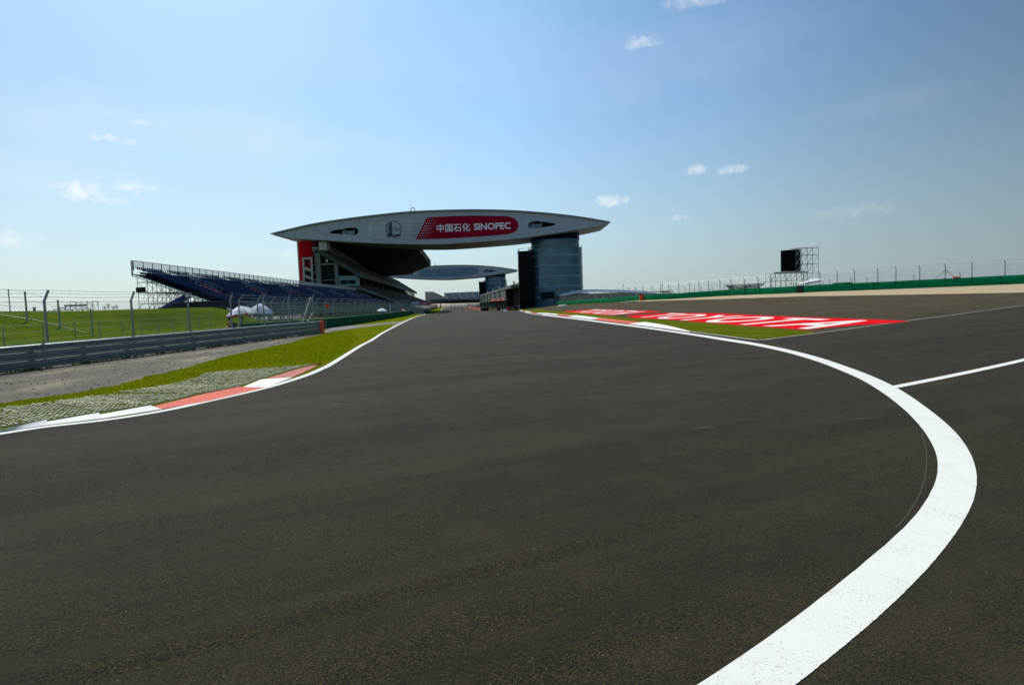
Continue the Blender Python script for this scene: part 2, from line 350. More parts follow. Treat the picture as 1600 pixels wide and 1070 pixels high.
# ------------------------------------------------------------------ mesh helpers
class MB:
    def __init__(s): s.v = []; s.f = []; s.mi = []; s.uv = {}
    def add(s, vs, fs, mi=0):
        o = len(s.v); s.v += [tuple(v) for v in vs]
        for f in fs: s.f.append([o+i for i in f]); s.mi.append(mi)
        return s
    def box(s, x0, y0, z0, x1, y1, z1, mi=0):
        return s.add([(x0, y0, z0), (x1, y0, z0), (x1, y1, z0), (x0, y1, z0), (x0, y0, z1), (x1, y0, z1), (x1, y1, z1), (x0, y1, z1)],
                     [(0, 3, 2, 1), (4, 5, 6, 7), (0, 1, 5, 4), (1, 2, 6, 5), (2, 3, 7, 6), (3, 0, 4, 7)], mi)
    def beam(s, a, b, w, h=None, mi=0, upv=(0, 0, 1)):
        a, b = Vector(a), Vector(b); h = w if h is None else h
        d = (b-a); 
        if d.length < 1e-6: return s
        d.normalize(); u = Vector(upv)
        if abs(d.dot(u)) > .98: u = Vector((0, 1, 0))
        sx = d.cross(u).normalized(); sz = sx.cross(d).normalized()
        vs = [p + sx*(i*w/2) + sz*(j*h/2) for p in (a, b) for i, j in ((-1, -1), (1, -1), (1, 1), (-1, 1))]
        return s.add(vs, [(0, 3, 2, 1), (4, 5, 6, 7), (0, 1, 5, 4), (1, 2, 6, 5), (2, 3, 7, 6), (3, 0, 4, 7)], mi)
    def tube(s, a, b, r, n=6, mi=0, r2=None):
        a, b = Vector(a), Vector(b); d = b-a
        if d.length < 1e-6: return s
        r2 = r if r2 is None else r2
        d.normalize(); u = Vector((0, 0, 1)) if abs(d.z) < .9 else Vector((1, 0, 0))
        x = d.cross(u).normalized(); y = d.cross(x)
        vs = [a + (x*math.cos(t)+y*math.sin(t))*r for t in [2*math.pi*i/n for i in range(n)]]
        vs += [b + (x*math.cos(t)+y*math.sin(t))*r2 for t in [2*math.pi*i/n for i in range(n)]]
        fs = [(i, (i+1) % n, n+(i+1) % n, n+i) for i in range(n)] + [tuple(range(n))[::-1], tuple(range(n, 2*n))]
        return s.add(vs, fs, mi)
    def path(s, pts, r, n=6, mi=0):
        for a, b in zip(pts, pts[1:]): s.tube(a, b, r, n, mi)
        return s
    def prism(s, pts, y0, y1, mi=0):       # pts (x,z) polygon, extruded along y
        n = len(pts); vs = [(x, y0, z) for x, z in pts]+[(x, y1, z) for x, z in pts]
        return s.add(vs, [tuple(range(n)), tuple(range(2*n-1, n-1, -1))]+[(i, n+i, n+(i+1) % n, (i+1) % n) for i in range(n)], mi)
    def build(s, name, m, parent=None, smooth=False, uvs=None):
        me = bpy.data.meshes.new(name); me.from_pydata(s.v, [], s.f)
        ms = m if isinstance(m, (list, tuple)) else [m]
        for k in ms: me.materials.append(k)
        if len(ms) > 1:
            me.polygons.foreach_set('material_index', s.mi)
        if smooth: me.polygons.foreach_set('use_smooth', [True]*len(me.polygons))
        if uvs is not None:
            l = me.uv_layers.new(name='UVMap')
            for lp in me.loops: l.data[lp.index].uv = uvs[lp.vertex_index]
        me.update()
        o = bpy.data.objects.new(name, me); COL.objects.link(o)
        if parent is not None:
            o.parent = parent
            o.matrix_parent_inverse = parent.matrix_world.inverted() if False else Matrix.Translation(-parent.location)
        return o
def tag(o, label=None, cat=None, group=None, kind=None):
    if label: o['label'] = label
    if cat: o['category'] = cat
    if group: o['group'] = group
    if kind: o['kind'] = kind
    return o
def thing(name, loc, label, cat, group=None):
    o = bpy.data.objects.new(name, None); o.empty_display_size = .3; COL.objects.link(o); o.location = Vector(loc)
    return tag(o, label, cat, group)
def copy_tree(o, parent=None):
    c = o.copy(); COL.objects.link(c)
    if parent is not None: c.parent = parent
    for ch in list(o.children): copy_tree(ch, c)
    return c
def inpoly(x, y, P):
    c = False; j = len(P)-1
    for i in range(len(P)):
        xi, yi = P[i]; xj, yj = P[j]
        if (yi > y) != (yj > y) and x < (xj-xi)*(y-yi)/(yj-yi)+xi: c = not c
        j = i
    return c
def densify(P, step, closed=True):
    out = []; n = len(P)
    for i in range(n if closed else n-1):
        a, b = P[i], P[(i+1) % n]; L = math.hypot(a[0]-b[0], a[1]-b[1]); k = max(1, int(math.ceil(L/step)))
        for j in range(k): out.append((a[0]+(b[0]-a[0])*j/k, a[1]+(b[1]-a[1])*j/k))
    if not closed: out.append(P[-1])
    return out
def tri(P, holes=(), grid=None, step=None):
    rings = [P]+list(holes); pts = []; edges = []
    for r_ in rings:
        o = len(pts); pts += r_; edges += [(o+i, o+(i+1) % len(r_)) for i in range(len(r_))]
    if grid:
        x0 = min(p[0] for p in P); x1 = max(p[0] for p in P); y0 = min(p[1] for p in P); y1 = max(p[1] for p in P)
        gx = math.ceil(x0/grid)*grid
        while gx < x1:
            gy = math.ceil(y0/grid)*grid
            while gy < y1:
                if inpoly(gx, gy, P): pts.append((gx, gy))
                gy += grid if gy < 330 else 40
            gx += grid
    v, e, f, *_ = delaunay_2d_cdt([Vector(p) for p in pts], edges, [], 0, 1e-5)
    ff = []
    for t in f:
        cx = sum(v[i].x for i in t)/3; cy = sum(v[i].y for i in t)/3
        if inpoly(cx, cy, P) and not any(inpoly(cx, cy, h) for h in holes):
            a, b, c = t[:3]
            if (v[b].x-v[a].x)*(v[c].y-v[a].y)-(v[b].y-v[a].y)*(v[c].x-v[a].x) < 0: t = tuple(reversed(t))
            ff.append(tuple(t))
    return [(p.x, p.y) for p in v], ff
def sheet(name, P, off, m, grid=2.0, bstep=1.0, holes=(), parent=None, kind='structure', jag=0):
    P = densify(P, bstep)
    if jag: P = [(x+jag*(noise.noise(Vector((x*2.3, y*2.3, 1)))+.6*noise.noise(Vector((x*7, y*7, 4)))), y+jag*(noise.noise(Vector((x*2.3, y*2.3, 9)))+.6*noise.noise(Vector((x*7, y*7, 14))))) for x, y in P]
    holes = [densify(h, bstep) for h in holes]
    v, f = tri(P, holes, grid)
    mb = MB(); mb.add([(x, y, hz(x, y)+off*os_(x, y)) for x, y in v], f)
    o = mb.build(name, m, parent)
    if kind and parent is None: o['kind'] = kind
    return o
def smooth_line(P, n=6):                   # Catmull-Rom
    out = []
    Q = [P[0]]+list(P)+[P[-1]]
    for i in range(1, len(Q)-2):
        p0, p1, p2, p3 = Q[i-1], Q[i], Q[i+1], Q[i+2]
        for k in range(n):
            t = k/n
            out.append(tuple(.5*((2*b)+(-a+c)*t+(2*a-5*b+4*c-d)*t*t+(-a+3*b-3*c+d)*t**3) for a, b, c, d in zip(p0, p1, p2, p3)))
    out.append(tuple(P[-1])); return out
def strip_w(C, w):                         # polygon of width w round a centre line
    L, Rr = [], []
    for i, p in enumerate(C):
        a = C[max(0, i-1)]; b = C[min(len(C)-1, i+1)]
        dx, dy = b[0]-a[0], b[1]-a[1]; l = math.hypot(dx, dy) or 1
        L.append((p[0]-dy/l*w/2, p[1]+dx/l*w/2)); Rr.append((p[0]+dy/l*w/2, p[1]-dx/l*w/2))
    return L+Rr[::-1]
def ribbon(name, A, B, off, m, parent=None, kind='structure'):   # quads between two equal-length lines
    mb = MB(); n = len(A)
    mb.add([(x, y, hz(x, y)+off*os_(x, y)) for x, y in A]+[(x, y, hz(x, y)+off*os_(x, y)) for x, y in B], [(i, n+i, n+i+1, i+1) for i in range(n-1)])
    me = mb.build(name, m, parent)
    # faces upward
    if me.data.polygons[0].normal.z < 0: me.data.flip_normals()
    if kind and parent is None: me['kind'] = kind
    return me

# ------------------------------------------------------------------ ground sheet
def axis(lo, dlo, dhi, hi, step):
    a = []; v = dlo; s = step
    while v > lo: a.append(v); s *= 1.35; v -= s
    a.append(lo); a = a[::-1]; v = dlo+step
    while v < dhi: a.append(v); v += step
    s = step
    while v < hi: a.append(v); s *= 1.35; v += s
    a.append(hi); return a
xs = axis(-7000, -70, 104, 7000, 2.0); ys = axis(-400, -6, 332, 9000, 2.0)
mb = MB(); nx = len(xs)
mb.v = [(x, y, hz(x, y)) for y in ys for x in xs]
mb.f = [[j*nx+i, j*nx+i+1, (j+1)*nx+i+1, (j+1)*nx+i] for j in range(len(ys)-1) for i in range(nx-1)]
def gmat(f):
    x, y = xs[f[0] % nx], ys[f[0]//nx]
    if (x > 6 and y > 215) or (x > 20 and y > 30 and wall_near(x, y)[2] < 0) or (y > 230 and x > -200): return 2
    return 1 if (x < -22 and y < 420) else 0
mb.mi = [gmat(f) for f in mb.f]
g = mb.build('ground', [M['grass'], M['hillgrass'], M['paddock']], smooth=True); g['kind'] = 'structure'

# ------------------------------------------------------------------ asphalt
left_px = [(-260, 717), (-120, 696), (0, 678), (71.5, 667), (162.5, 656.6), (253, 642.5), (328, 626.2), (406, 608.5), (450, 596), (480, 586), (500, 577.5), (520, 567.3), (564, 540), (580, 531.8), (600, 519), (622, 508), (640, 499.7), (652, 495), (664, 491.3)]
LL = [G2(*p) for p in left_px]
LL = smooth_line(LL, 5)
LL_far = smooth_line([LL[-1], (-24, 165), (-29.5, 225), (-36, 292), (-66.5, 600), (-96, 900)], 6)
edgeR_px = [(870, 478.3), (930, 474.6), (1002, 471.2), (1140, 467.2), (1280, 463.2), (1440, 460.5), (1600, 457.8)]
gravel_in = [G2(*p) for p in edgeR_px]
track = LL + LL_far[1:] + [(-76, 900), (-46, 600), (-15.5, 292), (-7, 235), (2, 215), (9, 200)] + gravel_in + [(66, 55), (80, 30), (84, -14), (-14, -14)]
# road beyond the frame on the left
road = sheet('race_track', track, .03, M['asphalt'])
roff_px = [(1600, 477.5), (1425, 500.5), (1280, 520.8), (1190, 531), (1100, 520)]
RO = [G2(*p) for p in ((1760, 455.5), (1600, 477.5), (1425, 500.5), (1280, 520.8), (1190, 530.5), (1160, 524), (1060, 500), (960, 493), (870, 486), (815, 481.8))]
sheet('runoff_area', RO + [(9, 200)] + gravel_in + [(66, 58)], .042, M['runoff'])

sheet('pit_lane', [(9.5, 200), (1.5, 214.5), (-7.4, 234.5), (-15.3, 291), (-45.5, 600), (-76, 900), (-60, 900), (-20, 600), (2, 300), (12, 262), (16, 225), (22.5, 170), gravel_in[0]], .02, M['runoff'], 4.0, 3.0)
sheet('grass_strip', [(-31.5, 240), (-36.6, 292), (-67, 600), (-96.5, 900), (-110, 900), (-76, 600), (-43, 292), (-40, 240)], .05, M['grass'], 3.0, 3.0)
sheet('far_sand', [(-160, 905), (-20, 905), (-15, 1080), (-175, 1080)], .05, M['gravel'], 10.0, 6.0)
# edge lines
def line_px(name, px, w, off=.055, m='white_paint', n=5, parent=road):
    C = smooth_line([G2(*p) for p in px], n)
    P = strip_w(C, w); k = len(C)
    return ribbon(name, P[:k], P[k:][::-1], off, M[m], parent)
P_ = strip_w(LL+LL_far[1:], .2); k_ = len(LL)+len(LL_far)-1
ribbon('edge_line', P_[:k_], P_[k_:][::-1], .055, M['white_paint'], road)
outer = [(1060, 1205), (1160, 1135), (1249, 1070), (1307.5, 1021), (1388.7, 952.7), (1440, 901), (1470, 868), (1502.5, 823), (1519, 794.7), (1526.6, 772), (1529, 754), (1528.6, 741.7), (1524, 724), (1514, 702.6), (1501, 683.7), (1481, 663.5), (1451, 639.6), (1413, 613), (1382.8, 596.7), (1350, 582.8), (1330, 575.5), (1280, 558.7), (1230, 546), (1180, 536), (1130, 528.3), (1080, 521), (1010, 511), (960, 504.8), (900, 497.4), (855, 492.3), (817.5, 488.2), (780, 484.4)]
inner = [(900, 1190), (1010, 1125), (1096, 1070), (1145, 1037), (1232.7, 975.5), (1290, 929), (1330, 897), (1388.7, 848.7), (1422, 820), (1435.8, 802), (1451, 779.6), (1461, 762), (1466, 746.8), (1468, 729), (1466, 714), (1458.5, 696), (1446, 676), (1425.7, 652), (1408, 635.8), (1380, 614.3), (1350, 595.6), (1330, 586), (1280, 566), (1230, 551), (1180, 540), (1130, 532), (1080, 523.8), (1010, 513.4), (960, 506.9), (900, 499.2), (855, 494), (817.5, 489.5), (780, 485.4)]
def resample(P, n):
    d = [0]
    for a, b in zip(P, P[1:]): d.append(d[-1]+math.hypot(a[0]-b[0], a[1]-b[1]))
    out = []; j = 0
    for i in range(n):
        t = d[-1]*i/(n-1)
        while j < len(d)-2 and d[j+1] < t: j += 1
        u = (t-d[j])/max(1e-9, d[j+1]-d[j]); out.append((P[j][0]+(P[j+1][0]-P[j][0])*u, P[j][1]+(P[j+1][1]-P[j][1])*u))
    return out
def relax(P, it):
    P = list(P)
    for _ in range(it): P = [P[0]]+[((a[0]+2*b[0]+c[0])/4, (a[1]+2*b[1]+c[1])/4) for a, b, c in zip(P, P[1:], P[2:])]+[P[-1]]
    return P
def near_line(P):                        # dense near the camera, relaxed so that no facets show
    L = smooth_line([G2(*p) for p in P], 10)
    near = [p for p in L if math.hypot(*p) < 26]; far = [p for p in L if math.hypot(*p) >= 26]
    return resample(relax(resample(near, 300), 60), 1400)[:]+far
A = near_line(outer); B = near_line(inner); B = resample(B, 2600)
# match by nearest point so that the quads stay square
jr = random.Random(4)
A = [(x+jr.uniform(-.0015, .0015), y+jr.uniform(-.0015, .0015)) for x, y in A]; B = [(x+jr.uniform(-.0015, .0015), y+jr.uniform(-.0015, .0015)) for x, y in B]
Bn = []; j = 0
for p in A:                              # partner points never run backwards, so no two quads overlap
    while j < len(B)-1 and (B[j+1][0]-p[0])**2+(B[j+1][1]-p[1])**2 <= (B[j][0]-p[0])**2+(B[j][1]-p[1])**2+1e-5: j += 1
    Bn.append(B[j])
ribbon('edge_line', A, Bn, .055, M['white_paint'], road)
line_px('branch_line', [(1393, 605.8), (1500, 584.5), (1600, 562.5), (1720, 534)], .17, .053)
line_px('branch_line', [(1204, 529.5), (1280, 520.2), (1350, 510.6), (1425, 500.3), (1500, 490.8), (1600, 477.6), (1700, 464)], .13, .056, 'pale_white_paint')
line_px('edge_line', [(612, 510.5), (625, 504.6), (643, 497.2)], .14, .05, 'pale_white_paint')
line_px('tyre_mark', [(1400, 826), (1425, 795), (1440, 765), (1447, 735), (1447, 705), (1440, 678)], .010, .045, 'scuff')
line_px('skid_mark', [(930, 477.2), (1130, 478.4), (1300, 481), (1430, 483), (1520, 481.8), (1620, 478)], .55, .054, 'skid')
line_px('skid_mark', [(1100, 484.5), (1300, 488.5), (1400, 489.5), (1480, 487), (1600, 481.5)], .22, .054, 'skid')

# ------------------------------------------------------------------ painted letters on the run-off
def z3(p): return (1010+p[0]/6.667, 480+p[1]/6.667)
def z5(p): return (1200+p[0]/6.667, 480+p[1]/6.667)
def z4(p): return (860+p[0]/8.0, 478+p[1]/8.0)
big = [(977, 494.2), (1010, 491.6), (1047, 489.1), (1124, 489.8), (1200, 493.5), (1308, 497.3), (1363, 499.3), (1422, 501.9), (1395, 504.8), (1330, 508.7), (1257, 515.5), (1160, 508.7), (1097, 503.4), (1040, 499.2), (990, 496.8)]
ban = sheet('painted_banner', [G2(*p) for p in big], .062, M['red_paint'], 2.0, .6, kind=None)
tag(ban, 'long red painted block with stretched white letters on the run-off asphalt beside the green strip', 'painted lettering')
import bmesh
def ground_word(txt, widths, quad, off, parent):
    """each letter a mesh laid on the run-off; quad = bottom-left, bottom-right, top-right, top-left picture points of the word"""
    BL, BR, TR, TL = [Vector(G2(*p)) for p in quad]
    u0 = 0.0; tot = sum(widths)+.10*(len(widths)-1)
    for li, (ch, w) in enumerate(zip(txt, widths)):
        cu = bpy.data.curves.new('glyph', 'FONT'); cu.body = ch; cu.size = 1; cu.offset = .022; cu.resolution_u = 6
        o = bpy.data.objects.new('glyph', cu); COL.objects.link(o); bpy.context.view_layer.update()
        me = bpy.data.meshes.new_from_object(o.evaluated_get(bpy.context.evaluated_depsgraph_get())); bpy.data.objects.remove(o)
        bm = bmesh.new(); bm.from_mesh(me)
        X = [v.co.x for v in bm.verts]; Y = [v.co.y for v in bm.verts]; x0, x1, y0, y1 = min(X), max(X), min(Y), max(Y)
        for v in bm.verts: v.co = Vector(((v.co.x-x0)/(x1-x0), (v.co.y-y0)/(y1-y0), 0))
        for k in range(1, 8):
            bmesh.ops.bisect_plane(bm, geom=bm.verts[:]+bm.edges[:]+bm.faces[:], plane_co=(k/8, 0, 0), plane_no=(1, 0, 0))
            bmesh.ops.bisect_plane(bm, geom=bm.verts[:]+bm.edges[:]+bm.faces[:], plane_co=(0, k/8, 0), plane_no=(0, 1, 0))
        for v in bm.verts:
            u = (u0+v.co.x*w)/tot; t = v.co.y
            q = (BL*(1-u)+BR*u)*(1-t)+(TL*(1-u)+TR*u)*t
            v.co = Vector((q.x, q.y, hz(q.x, q.y)+off*os_(q.x, q.y)))
        bm.to_mesh(me); bm.free()
        if me.polygons and sum(p.normal.z for p in me.polygons) < 0: me.flip_normals()
        me.materials.clear(); me.materials.append(M['white_paint'])
        o2 = bpy.data.objects.new('white_letter', me); COL.objects.link(o2); o2.parent = parent; o2.matrix_parent_inverse = Matrix.Translation(-parent.location)
        u0 += w+.10
ground_word('TOYOTA', (.72, .95, .80, .95, .72, .86), ((993, 495.6), (1262, 514.3), (1400, 502.6), (1050, 489.9)), .085, ban)
small = [(160, 76), (350, 60), (560, 45), (800, 50), (1000, 58), (1240, 66), (1400, 75), (1230, 86), (960, 106), (750, 121), (600, 112), (400, 96), (250, 86)]
ban2 = sheet('painted_banner', [G2(*z4(p)) for p in small], .062, M['red_paint'], 3.0, 1.0, kind=None)
tag(ban2, 'far small red painted block with pale letters on the run-off, nearer the glass tower', 'painted lettering')
ground_word('TOYOTA', (.72, .95, .80, .95, .72, .86), (z4((280, 84)), z4((760, 118)), z4((1270, 75)), z4((560, 49))), .085, ban2)

# ------------------------------------------------------------------ gravel trap
wallin = [(x-.3, y-.3) for x, y, z in WALL]
sheet('gravel_trap', [gravel_in[-1]] + [(80, 42)] + [(x, y) for x, y, z in WALL[1:6]] + gravel_in[1:6][::-1][:0] + [G2(960, 472.8)] + gravel_in[2:-1], .05, M['gravel'])

# ------------------------------------------------------------------ right grass strip and kerb
top = [(790, 482.3), (825, 483.6), (855, 485.9), (900, 489.2), (910, 490), (947, 493.6), (985, 496.7), (1022, 498.9), (1060, 501.9), (1097, 503.9), (1160, 509.2), (1250, 516), (1268, 517.5)]
bot = [(1272, 521.2), (1230, 525.8), (1192, 530.2), (1172, 529.8), (1120, 523.4), (1079, 518), (1060, 513.6), (1037, 508.6), (1004, 504.2), (960, 500.3), (910, 494.8), (860, 490.8), (820, 486.8), (792, 484)]
sheet('grass_strip', [G2(*p) for p in top+bot], .066, M['island'], 1.0, .5)
cs = line_px('concrete_edging', [(1079, 518.3), (1120, 523.6), (1172, 530), (1190, 531), (1206, 529.6)], .14, .075, 'kerbstone', parent=None)
cs['kind'] = 'structure'
kt = [(1079, 518), (1060, 513.4), (1037, 508.3), (1004, 503.9), (960, 500), (910, 494.4), (860, 490.4), (820, 486.5), (790, 483.9)]
kb = [(1076, 518.8), (1060, 516.6), (1037, 513.2), (1004, 508.9), (960, 503.6), (910, 497.6), (860, 491.9), (820, 487.6), (790, 484.6)]
KT = resample(smooth_line([G2(*p) for p in kt], 6), 61); KBl = resample(smooth_line([G2(*p) for p in kb], 6), 61)
kerb = thing('kerb', (KT[30][0], KT[30][1], hz(*KT[30])), 'red and white saw-tooth kerb along the right edge of the track before the lettering', 'kerb')
def kerb_block(i0, i1, T, Bt, m, h, parent, saw=True):
    mb = MB(); n = i1-i0+1; vs = []
    for i in range(n):
        f = i/(n-1)
        hh = h*(f*.8+.2) if saw else h
        x, y = Bt[i0+i]; vs.append((x, y, hz(x, y)+.075*os_(x, y)))
        x, y = T[i0+i]; vs.append((x, y, hz(x, y)+.06*os_(x, y)+hh))
        vs.append((x, y, hz(x, y)-.05))
    fs = []
    for i in range(n-1):
        a = i*3; b = a+3
        fs += [(a, b, b+1, a+1), (a+1, b+1, b+2, a+2)]
    fs += [(0, 1, 2), ((n-1)*3, (n-1)*3+2, (n-1)*3+1)]
    mb.add(vs, fs); return mb.build('kerb_block', m, parent)
i = 0; seq = []
lens = [3, 3]+[3, 2]*12
col = 0
for L in lens:
    j = min(60, i+L)
    if j > i: kerb_block(i, j, KT, KBl, M['kerb_white'] if col % 2 == 0 else M['kerb_red'], .05, kerb)
    i = j; col += 1

# ------------------------------------------------------------------ left kerb, pavers, grit, path
klo = [(-160, 700), (0, 675.2), (72, 664.6), (162.5, 654), (253.5, 639.6), (327.5, 626.4), (415, 605.5), (457, 589.8), (485, 577), (505, 566.5)]
khi = [(-150, 689), (0, 666.3), (73, 653.6), (154.4, 643), (235, 631.5), (310, 614.5), (373, 602.9), (408, 589.8), (467.5, 573.1), (499, 565.2)]
lerp = lambda a, b, t: (a[0]+(b[0]-a[0])*t, a[1]+(b[1]-a[1])*t)
KL = [G2(*p) for p in klo]; 
def Gz(px, py, dz): p = G(px, py, dz); return (p.x, p.y)
KH = [Gz(p[0], p[1], .09) for p in khi]
lk = thing('kerb', (KL[3][0], KL[3][1], 0), 'stepped white and red kerb on the near left beside the grass pavers', 'kerb')
segs = [(0, 1, 'kerb_white'), (1, 2, 'kerb_white'), (2, 3, 'kerb_white'), (3, 4, 'kerb_white'), (4, 6, 'kerb_red'), (6, 7, 'kerb_white'), (7, 9, 'kerb_faded')]
for a, b, mm in segs:
    N = 10; lo = []; hi = []
    for i in range(N+1):
        t = a+(b-a)*i/N; k = min(int(t), b-1); u = t-k
        lo.append(lerp(KL[k], KL[k+1], u)); hi.append(lerp(KH[k], KH[k+1], u))
    h = .065 if b < 7 else .04
    mb = MB(); vs = []
    for i in range(N+1):
        f = i/N; hh = h*(.45+.55*f)
        if a >= 6: hh = h*(.6+.4*f)
        for q in range(4):
            x, y = lerp(lo[i], hi[i], q/3); vs.append((x, y, hz(x, y)+.010+hh*(q/3)**1.25))
        x, y = hi[i]; vs.append((x, y, -.06))
        x, y = lo[i]; vs.append((x, y, -.06))
    fs = []
    for i in range(N):
        p = i*6; q = p+6
        for e in range(4): fs.append((p+e, q+e, q+e+1, p+e+1))
        fs.append((p+5, q+5, q, p))
    fs += [(0, 1, 2, 3, 4, 5), tuple(N*6+e for e in (5, 4, 3, 2, 1, 0))]
    mb.add(vs, fs); o = mb.build('kerb_block', M[mm], lk)
    if mm == 'kerb_faded': o['label'] = 'faded pinkish red kerb block at the far end'
pav_top = [(-200, 668), (0, 638), (65, 631), (146, 619.5), (211, 609.8), (260, 602.4), (292, 594), (310, 590.3), (322, 583), (397, 576.8), (474, 571.4)]
pav_bot = [(-170, 692), (0, 668), (80, 656), (155, 644.5), (240, 632), (310, 616), (373, 604), (410, 591), (468, 574), (490, 569)]
PT = [G2(*p) for p in pav_top]; PB = [G2(*p) for p in pav_bot]
sheet('paver_bed', PT+PB[::-1], .03, M['soil'], .5, .15, jag=.10)
mb = MB(); rr = random.Random(3)
poly = PT+PB[::-1]; Lr = resample(PB, 128)
for i in range(len(Lr)-1):
    ax, ay = Lr[i]; bx, by = Lr[i+1]; dx, dy = bx-ax, by-ay; l = math.hypot(dx, dy) or 1; dx /= l; dy /= l
    nxn, nyn = -dy, dx
    if nyn < 0 and nxn > 0: nxn, nyn = -nxn, -nyn
    for j in range(0, 60):
        t = .05+j*.17
        x = ax+nxn*t; y = ay+nyn*t
        if not inpoly(x, y, poly): 
            if j > 30: break
            continue
        if rr.random() < .09: continue
        x += rr.uniform(-.004, .004); y += rr.uniform(-.004, .004)
        w = .027+rr.uniform(-.010, .007); h = .042+rr.uniform(-.01, .01); z = hz(x, y)+.0; zt = z+.022+rr.uniform(0, .012)
        c = [(x+dx*a*w+nxn*b*h, y+dy*a*w+nyn*b*h) for a, b in ((-1, -1), (1, -1), (1, 1), (-1, 1))]
        mb.add([(p[0], p[1], z) for p in c]+[(x+(p[0]-x)*.8, y+(p[1]-y)*.8, zt) for p in c], [(4, 5, 6, 7), (0, 1, 5, 4), (1, 2, 6, 5), (2, 3, 7, 6), (3, 0, 4, 7)])
tag(mb.build('grass_pavers', M['paver']), 'rows of pale concrete paver studs with soil and grass between them behind the left kerb', 'pavers', kind='stuff')
dirt_low = [(-260, 668), (0, 630), (65, 621), (130, 612.2), (187, 600), (240, 586), (289, 574.9), (355, 556), (405, 545), (454, 535.7), (480, 527.5), (500, 523.5)]
sheet('grit_verge', [G2(*p) for p in dirt_low]+[G2(505, 519.5), G2(250, 548.5), G2(0, 577)]+[(-24, 8), (-22, 2)], .02, M['dirt'], 2.0, .2, jag=.22)
sheet('grit_path', [G2(*p) for p in ((503, 521.5), (520, 518.5), (560, 512), (600, 507), (622, 505.2), (636, 502), (618, 503), (580, 506.8), (540, 509.5), (516, 512.5), (507, 517))], .03, M['path'], 2.0, .4, jag=.2)

# loose stones on the grit
mb = MB(); rs = random.Random(21); dp = [G2(*p) for p in dirt_low[1:]]+[G2(500, 521), G2(250, 549.5), G2(0, 578)]
x0 = min(p[0] for p in dp); x1 = max(p[0] for p in dp); y0 = min(p[1] for p in dp); y1 = max(p[1] for p in dp)
for _ in range(3000):
    x, y = rs.uniform(x0, x1), rs.uniform(y0, y1)
    if not inpoly(x, y, dp): continue
    q = rs.random()**3*.035+.008; z = hz(x, y); a = rs.uniform(0, 6.28); e = rs.uniform(.6, 1)
    mb.add([(x+q*math.cos(a), y+q*math.sin(a), z), (x-q*e*math.sin(a), y+q*e*math.cos(a), z), (x-q*math.cos(a), y-q*math.sin(a), z), (x+q*e*math.sin(a), y-q*e*math.cos(a), z), (x+q*.2, y, z+q*rs.uniform(.6, 1.1)), ], [(0, 1, 4), (1, 2, 4), (2, 3, 4), (3, 0, 4)], 0 if rs.random() < .6 else 1)
tag(mb.build('loose_stones', [mat('stone_grey', (.22, .20, .17), .9), mat('stone_dark', (.13, .11, .085), .9)]), 'loose stones scattered over the grit verge in front of the guardrail', 'stones', kind='stuff')
# grass blades on the verge edge and along the guardrail
def blades(name, polys, dens, hmin, hmax, m, seed, label):
    mb = MB(); r = random.Random(seed)
    for P, dn in polys:
        x0 = min(p[0] for p in P); x1 = max(p[0] for p in P); y0 = min(p[1] for p in P); y1 = max(p[1] for p in P)
        n = int((x1-x0)*(y1-y0)*dn)
        for _ in range(n):
            x = r.uniform(x0, x1); y = r.uniform(y0, y1)
            if not inpoly(x, y, P): continue
            if noise.noise(Vector((x*.9, y*.9, 0))) < -.25 and name == 'weeds': continue
            z = hz(x, y)
            for b in range(3):
                a = r.uniform(0, 6.28); h = r.uniform(hmin, hmax); w = r.uniform(.008, .018); l = h*r.uniform(.1, .7)
                bx, by = x+r.uniform(-.04, .04), y+r.uniform(-.04, .04)
                mb.add([(bx-w*math.sin(a), by+w*math.cos(a), z), (bx+w*math.sin(a), by-w*math.cos(a), z), (bx+l*math.cos(a), by+l*math.sin(a), z+h)], [(0, 1, 2)])
    return tag(mb.build(name, m), label, 'grass', kind='stuff')
verge = [G2(*p) for p in dirt_low[1:]+[(515, 517), (545, 514), (560, 530), (520, 563)]]+[G2(*p) for p in ((474, 571), (397, 576), (322, 582), (310, 589), (260, 601), (146, 618.5), (0, 637))]
blades('grass', [(verge, 110)], 0, .012, .032, M['blades'], 5, 'short bright green grass on the verge between the kerb and the guardrail')
RA = Vector((*G2(-340, 627.4), 0)); RB = Vector((*G2(498, 520.8), 0))
RA = Vector((RB.x+(G2(0, 584.2)[0]-RB.x)*1.5, RB.y+(G2(0, 584.2)[1]-RB.y)*1.5, 0))
rd = (RB-RA).normalized(); rn = Vector((rd.y, -rd.x, 0))      # toward the track
def railpt(s, off=0, z=0): p = RA+rd*s+rn*off; return Vector((p.x, p.y, z))
RL = (RB-RA).length
blades('paver_grass', [([G2(*p) for p in pav_top]+[G2(*p) for p in pav_bot][::-1], 55)], 0, .015, .05, M['blades'], 15, 'tufts of grass growing in the joints of the concrete paver studs')
tuft = [tuple(railpt(s, o).xy) for s, o in ((0, .05), (RL, .05), (RL, .5), (0, .55))]
blades('weeds', [(tuft, 60)], 0, .05, .17, M['dryblades'], 9, 'straggly dry weeds growing along the foot of the guardrail')

